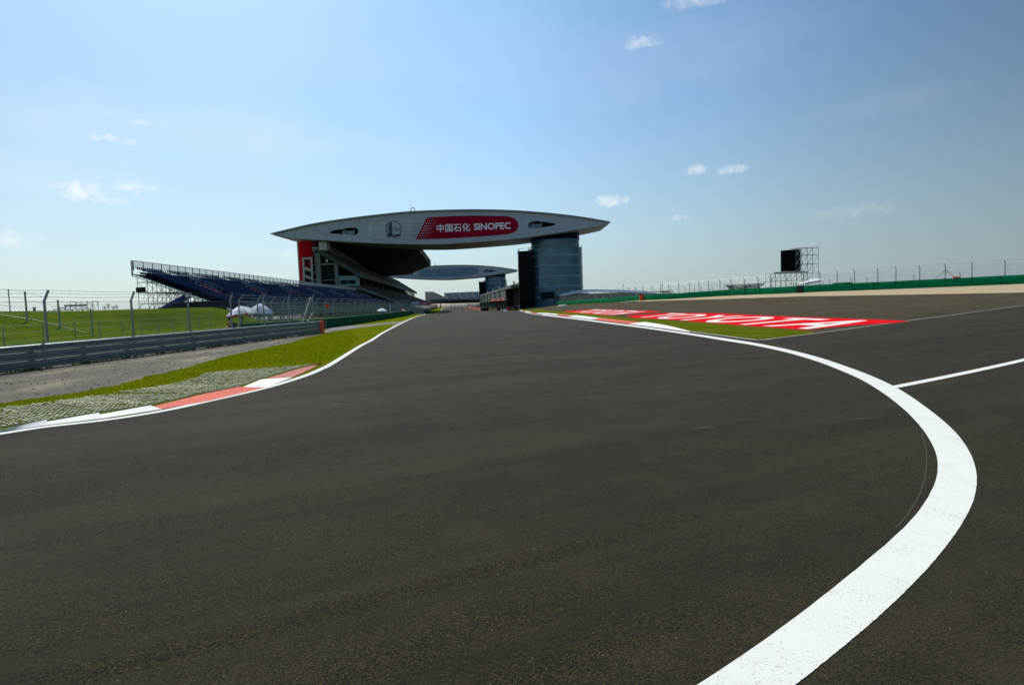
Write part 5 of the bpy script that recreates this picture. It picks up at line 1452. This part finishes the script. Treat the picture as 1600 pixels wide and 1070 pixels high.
mb.build('glazing', mat('pale_glazing', (.23, .29, .29), .25, .3, fn=worn(.4, .2, (.1, .14, .15))), pb)
for Y0 in list(range(300, 574, 39)): PB().ext([(.2, 2.6), (.54, 2.6), (.54, 8.0), (.2, 8.0)], Y0, Y0+1.4).build('pillar', M['dark'], pb)
PB().ext([(-.8, 2.6), (.5, 2.6), (.5, 3.3), (-.8, 3.3)], 290, 576).build('balcony', M['grey_conc'], pb)
mb = PB()
for Y0, Y1 in ((296, 316), (321, 345), (352, 392)): mb.ext([(-1.0, 2.7), (-.85, 2.7), (-.85, 3.9), (-1.0, 3.9)], Y0, Y1)
mb.build('balcony_banner', M['salmon'], pb)
for k in range(18): PB().ext([(.4, -2), (.75, -2), (.75, 1.6), (.4, 1.6)], 302+k*15, 303.5+k*15).build('garage_pier', M['grey_conc'], pb)
mb = PB()
for k, Y0 in enumerate((272, 308, 352, 405, 470)): mb.ext([(1.2, 9.2), (1.9, 9.2), (1.9, 11.2), (1.2, 11.2)], Y0, Y0+.8)
mb.build('roof_vent', M['wing_trim'], pb)
# pit apron clutter: low colourful boxes by the pit exit
cl = random.Random(11)
nm = [('red', M['redplastic']), ('white', M['white']), ('dark', M['black']), ('tan', M['cloth_tan']), ('grey', M['grey_conc'])]
for i in range(6):
    px = (789, 795, 801, 806, 812, 779)[i]; Y = 232+i*5; p = W(px, 478, Y); z = hz(p.x, p.y); nmn, mm = nm[(1, 0, 3, 2, 4, 2)[i]]
    t = thing('equipment_crate', (p.x, p.y, z), ('white box standing on the pit exit apron left of the tower foot', 'red box on the pit exit apron next to the white box', 'tan box on the pit exit apron before the tower core', 'black box on the pit exit apron close to the tower core', 'grey box on the pit exit apron nearest the tower core', 'black box on the pit exit apron nearest the pit wall')[i], 'crate', 'equipment boxes at the pit exit')
    MB().box(p.x-.7, p.y-.5, z, p.x+.7, p.y+.5, z+.9+.4*(i % 2)).build('crate_body', mm, t)
    MB().box(p.x-.75, p.y-.55, z+.9+.4*(i % 2)+.002, p.x+.75, p.y+.55, z+1.0+.4*(i % 2)).build('crate_lid', nm[(2, 4, 2, 1, 1, 0)[i]][1], t)
# pit wall
pwt = thing('pit_wall', (-17, 300, -2), 'low salmon red wall dividing the pit lane from the main straight', 'wall')
mb = MB(); Y = 292
while Y < 600:
    x = -14.6+(Y-292)*(-.0975); x2 = -14.6+(Y+7.7-292)*(-.0975)
    mb.beam((x, Y, -1.45), (x2, Y+7.7, -1.45), .5, 1.1); Y += 8
mb.build('wall_block', M['salmon'], pwt)
mb = MB(); Y = 292
while Y < 600:
    x = -14.3+(Y-292)*(-.0975); mb.tube((x, Y, -1), (x, Y, 1.6), .05, 4); Y += 8
mb.tube((-14.3, 292, 1.5), (-14.3-.0975*308, 600, 1.5), .05, 4); mb.tube((-14.3, 292, .3), (-14.3-.0975*308, 600, .3), .04, 4)
mb.build('wall_fence', M['dk_conc'], pwt)
# dark shelters at the wall end
p = W(757, 483, 285); t = thing('timing_stand', (p.x, 285, -2), 'dark low timing stand at the near end of the red pit wall', 'timing stand')
MB().box(p.x-1.6, 284, -2, p.x+1.8, 290, -.6).build('cabin', M['black'], t)
MB().box(p.x-1.9, 283.6, .3, p.x+2.0, 290.4, .5).build('canopy', M['dark'], t)
for a, b in ((-1.5, 284.2), (1.6, 284.2), (-1.5, 289.8), (1.6, 289.8)): MB().tube((p.x+a, b, -.6), (p.x+a, b, .3), .06, 4).build('canopy_post', M['post'], t)
# green fence of the pit lane
mb = MB(); t = thing('pit_lane_fence', (-6, 300, -2), 'dark green wire fence between pit lane and pit building', 'fence')
for k in range(26):
    Y = 280+k*9; x = -8.5+(Y-290)*(-.0975); MB().tube((x, Y, -2), (x, Y, 1.6), .07, 4).build('post', M['dkgreen'], t)
for z in (-1.2, -.4, .4, 1.5):
    mb.tube((-8.5+.975, 280, z), (-8.5-.0975*215, 505, z), .05, 4)
mb.build('strand', M['dkgreen'], t)

# banners on the front of the lower tier
for (x0, x1, y0, y1, m, lab, nm2) in ((643.5, 655.5, 471.3, 477.2, M['whitesign'], 'pale grey advertising board on the front wall of the big grandstand', 'white'), (656.2, 670.2, 470.8, 476.4, M['redsign'], 'red advertising board with small white lettering below the big grandstand', 'red')):
    Y = 236; a = W(x0, y1, Y); b = W(x1, y0, Y)
    t = thing('advert_board', ((a.x+b.x)/2, Y, hz(a.x, Y)), lab, 'sign')
    MB().box(a.x, Y, a.z, b.x, Y+.15, b.z).build('panel', m, t)
    mb = MB(); mb.tube((a.x+.4, Y+.2, -2), (a.x+.4, Y+.2, b.z), .06, 4); mb.tube((b.x-.4, Y+.2, -2), (b.x-.4, Y+.2, b.z), .06, 4); mb.build('support', M['post'], t)
    if nm2 == 'red':
        text('SINOPEC', a.x+.65, (a.z+b.z)/2-.2, .55, sw, 'board_lettering', .02, (b.x-a.x)-1.3, Y=Y-.04, parent=t)
# dark trackside wall on the left of the straight
tw = thing('trackside_wall', (-44, 300, -2), 'dark concrete wall with debris fence on the left side of the main straight', 'wall')
mb = MB(); mb.beam((-41.5, 262, -1.3), (-41.5-.0995*390, 652, -1.3), .4, 1.6); mb.build('wall_panel', M['dk_conc'], tw)
mb = MB()
for k in range(60):
    Y = 262+k*6.5; x = -41.8-.0995*(Y-262); mb.tube((x, Y, -.5), (x, Y, 2.4), .06, 4)
for z in (.3, 1.2, 2.3): mb.tube((-41.8, 262, z), (-41.8-.0995*390, 652, z), .04, 4)
mb.build('wall_fence', M['dark'], tw)

# ------------------------------------------------------------------ far end of the straight
def far_stand(label, quad, Y, dep, m, name='distant_grandstand', nseg=5):
    v = [W(px, py, Y + (dep if i < 2 else 0)) for i, (px, py) in enumerate(quad)]   # TL, TR, BR, BL
    c = (v[2]+v[3])/2; t = thing(name, (c.x, c.y, c.z-3), label, 'grandstand', 'distant grandstands')
    mb = MB(); N = 14
    for i in range(N):
        a0 = v[0].lerp(v[3], i/N); b0_ = v[1].lerp(v[2], i/N); a1 = v[0].lerp(v[3], (i+1)/N); b1_ = v[1].lerp(v[2], (i+1)/N)
        mb.add([a0, b0_, Vector((b1_.x, b1_.y, b0_.z)), Vector((a1.x, a1.y, a0.z)), b1_, a1], [(0, 3, 2, 1), (3, 5, 4, 2)])
    mb.build('seating', m, t)
    mb = MB()
    for k in range(nseg+1):
        a0 = v[0].lerp(v[1], k/nseg); b0_ = v[3].lerp(v[2], k/nseg); mb.beam(a0+Vector((0, -.5, .4)), b0_+Vector((0, -.5, .4)), 1.0, .5)
    mb.build('aisle', M['dk_conc'], t)
    mb = MB(); mb.add([v[3], v[2], Vector((v[2].x, v[2].y, v[2].z-5)), Vector((v[3].x, v[3].y, v[3].z-5)), v[0], v[1], Vector((v[1].x, v[1].y, v[2].z-5)), Vector((v[0].x, v[0].y, v[3].z-5))], [(0, 3, 2, 1), (4, 5, 6, 7), (0, 4, 7, 3), (1, 2, 6, 5)])
    mb.build('base_wall', M['dk_conc'], t)
    return t
far_stand('distant grey grandstand facing down the straight beyond its far end', [(694, 457.8), (746.5, 455.6), (754, 466.8), (701, 468.2)], 760, 40, M['farseat'])
far_stand('distant grey grandstand seen from the side, left of the one facing the straight', [(664, 456.3), (676, 456.3), (700, 467.5), (672, 468.5)], 730, 30, M['farseat'], nseg=6)
p0 = W(688, 471, 640); p1 = W(752, 469, 640)
t = thing('start_gantry', (p0.x, 640, -2), 'dark gantry crossing the far end of the main straight', 'gantry')
mb = MB(); mb.beam((p0.x, 640, 4.2), (p1.x, 640, 4.2), 1.2, 1.2); mb.build('beam', M['dark'], t)
mb = MB(); mb.beam((p0.x, 640, -2), (p0.x, 640, 4.2), .8, .8); mb.beam((p1.x, 640, -2), (p1.x, 640, 4.2), .8, .8); mb.build('leg', M['dark'], t)
p0 = W(705, 471, 700); p1 = W(737, 469, 700)
t = thing('bank_wall', ((p0.x+p1.x)/2, 700, -2), 'dark wall strip under the distant grandstand at the end of the straight', 'wall')
MB().beam((p0.x, 700, 5.0), (p1.x, 700, 5.0), .6, 1.8).build('panel', M['cloth_dark'], t)
mb = MB(); [mb.tube((p0.x+(p1.x-p0.x)*k/6, 700.5, -2), (p0.x+(p1.x-p0.x)*k/6, 700.5, 5), .2, 4) for k in range(7)]; mb.build('post', M['dk_conc'], t)

# ------------------------------------------------------------------ right tyre wall and fence
wp_ = [(x, y) for x, y, z in WALL[:-1]]
wp_s = smooth_line(wp_[::-1], 5)[::-1]
mid = wp_[3]
rw = thing('tyre_wall', (mid[0], mid[1], hz(*mid)), 'long bright green covered tyre wall beyond the gravel trap on the right', 'barrier')
wall_run('', wp_s[::-1], 1.2, .9, None, '', '', bulge=.08).build('green_cover', M['green'], rw)
for i, (a, b) in enumerate(zip(densify(wp_s, 5.5, closed=False), densify(wp_s, 5.5, closed=False)[1:])):
    l = math.hypot(b[0]-a[0], b[1]-a[1]); ux, uy = (b[0]-a[0])/l, (b[1]-a[1])/l; nx_, ny_ = -uy, ux
    if nx_ > 0: nx_, ny_ = -nx_, -ny_
    z = hz(*a); mb = MB(); mb.beam((a[0]+nx_*.06, a[1]+ny_*.06, z), (a[0]+nx_*.05+ux*.1, a[1]+ny_*.05+uy*.1, z+1.19), .11, .10); mb.build('sheet_joint', M['dkgreen'], rw)
def onwall(px, off=1.3):
    best = None
    for a, b in zip(wp_s, wp_s[1:]):
        for k in range(12):
            x = a[0]+(b[0]-a[0])*k/12; y = a[1]+(b[1]-a[1])*k/12
            l = math.hypot(b[0]-a[0], b[1]-a[1]); nx_, ny_ = -(b[1]-a[1])/l, (b[0]-a[0])/l
            if nx_ < 0: nx_, ny_ = -nx_, -ny_
            x += nx_*off; y += ny_*off
            d = Vector((x, y, 2))-Vector((0, 0, EYE)); u = CX+F*d.dot(rt)/d.dot(fwd); e = abs(u-px)
            if best is None or e < best[0]: best = (e, x, y)
    return Vector((best[1], best[2], hz(best[1], best[2])))
posts = [826, 836, 847, 859, 871, 882, 893, 905, 917, 929.5, 942, 954.5, 968.5, 982.5, 993, 1005, 1018, 1031.5, 1045, 1061, 1077, 1093, 1108, 1124.5, 1143, 1162.5, 1184, 1205, 1229, 1254, 1280, 1307, 1337, 1369, 1401, 1438, 1478, 1521.5, 1571.5, 1628]
bases = []
for px in posts:
    q = onwall(px); q.z = min(q.z, 1.5)+.0
    if bases and (q-bases[-1]).length < .6: continue
    bases.append(q)
fence_line('debris_fence', 'long cranked-post wire fence standing behind the bright green tyre wall', bases, 3.05, (1.1, 1.35, 1.6, 1.85, 2.1, 2.35, 2.6, 2.85), (-.22, -.10, .30), .055, 'post', 'wirep', (.5, .0035), .011)
a = onwall(1478); mb = MB(); mb.tube(a+Vector((0, 0, 2.4)), onwall(1458)+Vector((0, 0, .9)), .035, 5); mb.tube(a+Vector((0, 0, 2.4)), onwall(1498)+Vector((0, 0, .9)), .035, 5)
t = thing('fence_brace', a, 'pair of slanting struts bracing one post of the right-hand fence', 'brace'); mb.build('strut', M['post'], t)
# outer fence row behind
ob_ = []
for px in (1049, 1070, 1085, 1096, 1113, 1132, 1150, 1170, 1188, 1206, 1221, 1240, 1264, 1296, 1331, 1355, 1428, 1502):
    q = onwall(px, 9); q.z = 0.4; ob_.append(q)
ob_.sort(key=lambda v: -v.y)
fence_line('outer_fence', 'second, lower wire fence farther out behind the right-hand one', ob_, 3.0, (2.0, 2.9), (-.15, 0, .25), .05, 'post', 'wirep', sink=1.5)
# orange block and dark gap in the wall
q = onwall(1002.5, -.25); t = thing('marshal_box', q, 'small bright orange box set against the green tyre wall', 'barrier block')
MB().box(q.x-.42, q.y-.35, q.z-.05, q.x+.42, q.y+.2, q.z+1.3).build('box_body', M['orange'], t)
MB().box(q.x-.45, q.y-.38, q.z+1.3+.002, q.x+.45, q.y+.23, q.z+1.36).build('box_lid', M['redplastic'], t)
q = onwall(1249, -.22); t = thing('dark_gate', q, 'dark sheeted gap panel in the green tyre wall below the black screen', 'gate')
wd = Vector((50-41.5, 96-113, 0)).normalized()
MB().beam(q-wd*.55+Vector((0, 0, .6)), q+wd*.55+Vector((0, 0, .6)), .12, 1.22).build('gate_panel', M['dark'], t)
MB().beam(q-wd*.6+Vector((0, 0, 1.24)), q+wd*.6+Vector((0, 0, 1.24)), .14, .05).build('gate_rail', M['dkgreen'], t)
q = onwall(1493, .2); t = thing('orange_cone', q+Vector((0, 0, 1.2)), 'small orange bundle lying on top of the green tyre wall at right', 'cover')
MB().tube(q+Vector((-.35, 0, 1.25)), q+Vector((.35, -.3, 1.27)), .12, 8, 0, .08).build('bundle', M['orange'], t)
q = onwall(1318, .2)+Vector((0, 0, 1.2)); t = thing('rolled_cover', q, 'dark green rolled sheet on top of the tyre wall right of the screen', 'cover')
MB().tube(q+wd*-1.5+Vector((0, 0, .05)), q+wd*1.5+Vector((0, 0, .05)), .10, 8).build('roll', M['dkgreen'], t)

# ------------------------------------------------------------------ big screen on scaffolding
YS = 165
def sp_(px, py, Y=YS): return W(px, py, Y)
scb = sp_(1245, 456); scr = thing('video_screen', (scb.x, YS, hz(scb.x, YS)), 'large black outdoor video screen mounted on a scaffold tower', 'screen')
a, b, c, d = sp_(1220, 393.5), sp_(1247.5, 389.5, YS+3), sp_(1247.5, 423.5, YS+3), sp_(1221, 424.5)
nrm = Vector((b.y-a.y, -(b.x-a.x), 0)).normalized()
th = -nrm*-.9
back = Vector((1.1, .9, 0))
vs = [a, b, c, d]; zt_s, zb_s = (a.z+b.z)/2, (c.z+d.z)/2
vs = [Vector((a.x, a.y, zt_s-.1)), Vector((b.x, b.y, zt_s+.35)), Vector((b.x, b.y, zb_s)), Vector((a.x, a.y, zb_s))]
MB().add(vs+[v+back for v in vs], [(0, 3, 2, 1), (4, 5, 6, 7), (0, 1, 5, 4), (1, 2, 6, 5), (2, 3, 7, 6), (3, 0, 4, 7)]).build('screen_box', M['black'], scr)
mb = MB()
for u, v_ in zip(vs, vs[1:]+vs[:1]): mb.beam(u+Vector((0, -.06, 0)), v_+Vector((0, -.06, 0)), .1, .12)
mb.build('screen_frame', M['cloth_dark'], scr)
pa = sp_(1213, 426.6, YS-1.5); pb_ = sp_(1258, 422.5, YS+2.5)
MB().beam((pa.x, pa.y, zb_s-.35), (pb_.x, pb_.y, zb_s-.35), 1.6, .3).build('platform', M['wire'], scr)
sx = thing('scaffold_tower', (sp_(1265, 450).x, YS+3, hz(60, YS)), 'open steel scaffold tower carrying and flanking the black screen', 'scaffold')
mb = MB(); md = MB()
xl, xr = sp_(1248, 400).x, sp_(1283, 400).x; xw = sp_(1207, 440).x; zt2 = sp_(1283, 385.5).z; z0 = -1.5
nxc = 4; lv = [z0, z0+2.2, zb_s-2.6, zb_s-.6, zb_s+1.9, zb_s+4.4, zt2]
for yy in (YS+1.5, YS+4.5):
    xsn = [xl+(xr-xl)*i/nxc for i in range(nxc+1)]
    for x in xsn: mb.tube((x, yy, z0), (x, yy, zt2), .06, 5)
    for zz in lv: mb.tube((xl, yy, zz), (xr, yy, zz), .06, 5)
    for i in range(nxc):
        for z_a, z_b in zip(lv, lv[1:]): md.tube((xsn[i], yy, z_a), (xsn[i+1], yy, z_b), .06, 5)
    xs2 = [xw+(xl-xw)*i/5 for i in range(6)]
    for x in xs2: mb.tube((x, yy, z0), (x, yy, zb_s-.6), .06, 5)
    for zz in lv[:4]: mb.tube((xw, yy, zz), (xl, yy, zz), .05, 5)
    for i in range(5):
        for z_a, z_b in zip(lv[:3], lv[1:4]): md.tube((xs2[i], yy, z_a), (xs2[i+1], yy, z_b), .06, 5)
for x in (xl, (xl+xr)/2, xr):
    for zz in lv: mb.tube((x, YS+1.5, zz), (x, YS+4.5, zz), .05, 5)
mb.build('standard_tubes', M['scaf'], sx); md.build('brace_tubes', M['white'], sx)
# things behind the wall
a = W(1252, 443.5, 150); b = W(1281, 436, 150)
t = thing('tent', ((a.x+b.x)/2, 150, -1.5), 'small white tent roof with a blue edge behind the green wall under the scaffold', 'tent')
xa, xb = a.x, b.x; zc = b.z
mb = MB(); mb.add([(xa, 148, zc-.9), (xb, 148, zc-.1), (xb, 152, zc-.1), (xa, 152, zc-.9), ((xa+xb)/2+1, 150, zc+.3)], [(0, 1, 4), (1, 2, 4), (2, 3, 4), (3, 0, 4)]); mb.build('canvas_roof', M['white'], t)
mb = MB(); mb.beam((xa, 147.95, zc-1.05), (xb-.6, 147.95, zc-.5), .06, .3); mb.build('blue_valance', M['bluepanel'], t)
mb = MB(); [mb.tube((x, y, -1.5), (x, y, zc-.4), .06, 4) for x in (xa+.1, xb-.1) for y in (148.1, 151.9)]; mb.build('tent_pole', M['post'], t)
a = W(1146, 452, 300); b = W(1194, 442.8, 300)
t = thing('flat_roof_building', ((a.x+b.x)/2, 305, -1.5), 'low grey flat-roofed building just showing above the green wall', 'building')
MB().box(a.x+2, 300, -1.5, b.x-2, 312, b.z-.5).build('wall', M['panelgrey'], t)
MB().add([(a.x, 298, b.z+.1), (b.x, 298, b.z+.1), (b.x-2, 298, b.z-1.6), (a.x+2.4, 298, b.z-1.6), (a.x, 313, b.z+.1), (b.x, 313, b.z+.1), (b.x-2, 313, b.z-1.6), (a.x+2.4, 313, b.z-1.6)], [(0, 3, 2, 1), (4, 5, 6, 7), (0, 1, 5, 4), (1, 2, 6, 5), (3, 0, 4, 7), (2, 3, 7, 6)]).build('roof', M['grey_conc'], t)
mb = MB(); [mb.box(a.x+3+k*2.6, 299.9, .8, a.x+4.8+k*2.6, 299.97, 3.4) for k in range(4)]; mb.build('window', M['dark_glass'], t)
# curved-roof pavilion
YP = 232; prf = [(873, 460.5), (884, 457), (896, 454.3), (912, 452.2), (935, 451.6), (965, 452.3), (1000, 453.4), (1030, 454.5), (1052, 456.0)]
t = thing('pavilion', (40, YP, -1.5), 'low pavilion with a long pale curved roof beside the glass tower', 'pavilion')
tpz = [W(px, py, YP) for px, py in prf]; mb = MB(); n = len(tpz); vs = []
for i, p in enumerate(tpz):
    thk = .25+.9*math.sin(math.pi*min(1, i/(n-1)*1.0))*.5; s_ = W(prf[i][0], prf[i][1]+3.0-(.0 if 0 < i < n-1 else 2.0), YP-3)
    vs += [(p.x, YP+6, p.z), (p.x, YP-3, p.z-.9*(1 if 0 < i < n-1 else .3)), (p.x, YP-3, p.z-1.15*(1 if 0 < i < n-1 else .4)), (p.x, YP+16, p.z-.8)]
fs = []
for i in range(n-1):
    q = i*4; fs += [(q+1, q+5, q+4, q), (q, q+4, q+7, q+3), (q+2, q+6, q+5, q+1), (q+3, q+7, q+6, q+2)]
mb.add(vs, fs); mb.build('curved_roof', M['white'], t)
xa, xb = tpz[1].x+1, tpz[-1].x-1
MB().box(xa+2, YP+1, -1.5, xb, YP+12, 3.9).build('wall', M['dk_conc'], t)
mb = MB(); [mb.tube((xa+(xb-xa)*k/12, YP-2, -1.5), (xa+(xb-xa)*k/12, YP-2, 4.0), .16, 6) for k in range(13)]; mb.build('column', M['grey_conc'], t)
# short masts
for i, (px, yt, Y, lab) in enumerate(((1034.5, 440.5, 190, 'thin mast rising above the green wall, left of the grey flat-roofed building'), (974, 442.5, 260, 'thin mast with a small box above the pavilion roof'))):
    p = W(px, yt, Y); b_ = Vector((p.x, Y, -1.5)); t = thing('mast', b_, lab, 'mast')
    MB().tube(b_, p, .07, 5).build('shaft', M['post'], t)
    MB().box(p.x-.2, Y-.1, p.z-1.2, p.x+.25, Y+.1, p.z-.8).build('fitting', M['post'], t)
# white low van behind the fence near the tower
p = W(879, 475.2, 190); z = hz(p.x, p.y)
t = thing('white_tarpaulin', (p.x, 190, z), 'flattened white cover behind the far end of the green wall near the tower', 'cover')
MB().add([(p.x-1.6, 189, z), (p.x+1.6, 189, z), (p.x+1.6, 191, z), (p.x-1.6, 191, z), (p.x-.8, 189.5, z+.45), (p.x+1.0, 189.5, z+.55), (p.x+1.0, 190.5, z+.55), (p.x-.8, 190.5, z+.45)], [(0, 1, 5, 4), (1, 2, 6, 5), (2, 3, 7, 6), (3, 0, 4, 7), (4, 5, 6, 7)]).build('canvas', M['white'], t)

# ------------------------------------------------------------------ light and sky
SUN_AZ = R(-31); SUN_EL = R(48)          # azimuth from +Y towards +X
sd = Vector((math.sin(SUN_AZ)*math.cos(SUN_EL), math.cos(SUN_AZ)*math.cos(SUN_EL), math.sin(SUN_EL)))
sl = bpy.data.lights.new('sun', 'SUN'); sl.energy = 4.2; sl.angle = R(.55); sl.color = (1, .955, .88)
so = bpy.data.objects.new('sun', sl); COL.objects.link(so); so.rotation_euler = (-sd).to_track_quat('-Z', 'Y').to_euler(); so.location = (0, 0, 60)
wd_ = bpy.data.worlds.new('World'); scene.world = wd_; wd_.use_nodes = True
nt = NT(wd_.node_tree); bg = wd_.node_tree.nodes['Background']
sky = nt.new('ShaderNodeTexSky', sky_type='NISHITA'); sky.sun_disc = False; sky.sun_elevation = SUN_EL; sky.sun_rotation = SUN_AZ % (2*math.pi)
sky.air_density = 1.0; sky.dust_density = 1.2; sky.ozone_density = 1.6; sky.altitude = 0
tc = nt.new('ShaderNodeTexCoord'); gen = tc.outputs['Generated']
sxyz = nt.new('ShaderNodeSeparateXYZ'); nt.link(gen, sxyz.inputs[0])
col = nt.mix(1.0, sky.outputs[0], (.70, .97, 1.10), 'MULTIPLY')
side = nt.math('POWER', nt.math('ADD', nt.math('MULTIPLY', sxyz.outputs[0], -.5), .5, clamp=True), 1.0)
lat = nt.ramp(side, [(.14, .46), (.34, .83), (.50, .98), (.85, .76)])        # the air is brighter on the sun's side
col = nt.mix(1.0, col, nt.mix(1.0, lat, (1.16, 1.16, 1.16), 'MULTIPLY'), 'MULTIPLY')
hf = nt.math('POWER', nt.math('SUBTRACT', 1.0, nt.math('MULTIPLY', sxyz.outputs[2], 1.35), clamp=True), 3.2)     # milky air low in the sky
side = nt.math('POWER', side, .7)
col = nt.mix(nt.math('MULTIPLY', hf, .85), col, nt.mix(side, (1.5, 2.15, 2.5), (6.9, 7.6, 7.75)))
def vdot(v):
    n_ = nt.new('ShaderNodeVectorMath', operation='DOT_PRODUCT'); nt.link(gen, n_.inputs[0]); n_.inputs[1].default_value = v; return n_.outputs['Value']
cn = nt.noise(gen, 55, 6, .62, .3); cn3 = nt.noise(nt.mapping(gen, (1, 1, 2.5)), 7, 3, .45, .5)
tot = None
for px, py, a, b, s_ in ((118, 296, 36, 14, .9), (213, 294, 25, 11, .85), (168, 312, 26, 8, .45), (160, 216, 24, 6, .6), (192, 221, 22, 6, .5), (166, 178, 16, 6, .35), (218, 191, 20, 5, .45), (8, 372, 34, 12, .5), (957, 314, 34, 9, .75), (1088, 267, 16, 8, .6), (1142, 265, 22, 7, .6), (1003, 66, 32, 11, .45), (1085, 0, 60, 10, .35), (455, 397, 14, 7, .3), (1060, 340, 16, 5, .3), (1330, 330, 60, 10, .12), (1400, 160, 110, 20, .10), (260, 200, 330, 45, .17), (90, 260, 260, 50, .15), (700, 90, 300, 60, .07), (1050, 90, 260, 70, .08)):
    c = ray(px, py).normalized(); u = Vector((c.y, -c.x, 0)).normalized(); v_ = u.cross(c).normalized()
    du = nt.math('DIVIDE', vdot(u), a/F); dv = nt.math('DIVIDE', vdot(v_), b/F)
    front = nt.math('GREATER_THAN', vdot(c), .5)
    r2 = nt.math('ADD', nt.math('MULTIPLY', du, du), nt.math('MULTIPLY', dv, dv))
    k = nt.math('SUBTRACT', 1.0, r2)
    k = nt.math('ADD', k, nt.math('MULTIPLY', nt.math('SUBTRACT', cn, .5), 5.0)) if a < 90 else nt.math('ADD', k, nt.math('MULTIPLY', nt.math('SUBTRACT', cn3, .5), 3.0))
    k = nt.math('MULTIPLY', nt.math('MULTIPLY', k, .55, clamp=True), s_)
    k = nt.math('MULTIPLY', k, nt.math('MULTIPLY', front, nt.math('LESS_THAN', r2, 5.0)))
    k = nt.math('MULTIPLY', k, nt.math('SUBTRACT', 1.0, nt.math('DIVIDE', r2, 5.0), clamp=True))
    tot = k if tot is None else nt.math('MAXIMUM', tot, k)
col = nt.mix(tot, col, (9.0, 8.9, 8.6))
nt.link(col, bg.inputs[0]); bg.inputs[1].default_value = .115
scene.view_settings.view_transform = 'Standard'; scene.view_settings.look = 'None'; scene.view_settings.gamma = 1; scene.view_settings.exposure = 0
scene.cycles.max_bounces = 6; scene.cycles.transparent_max_bounces = 8
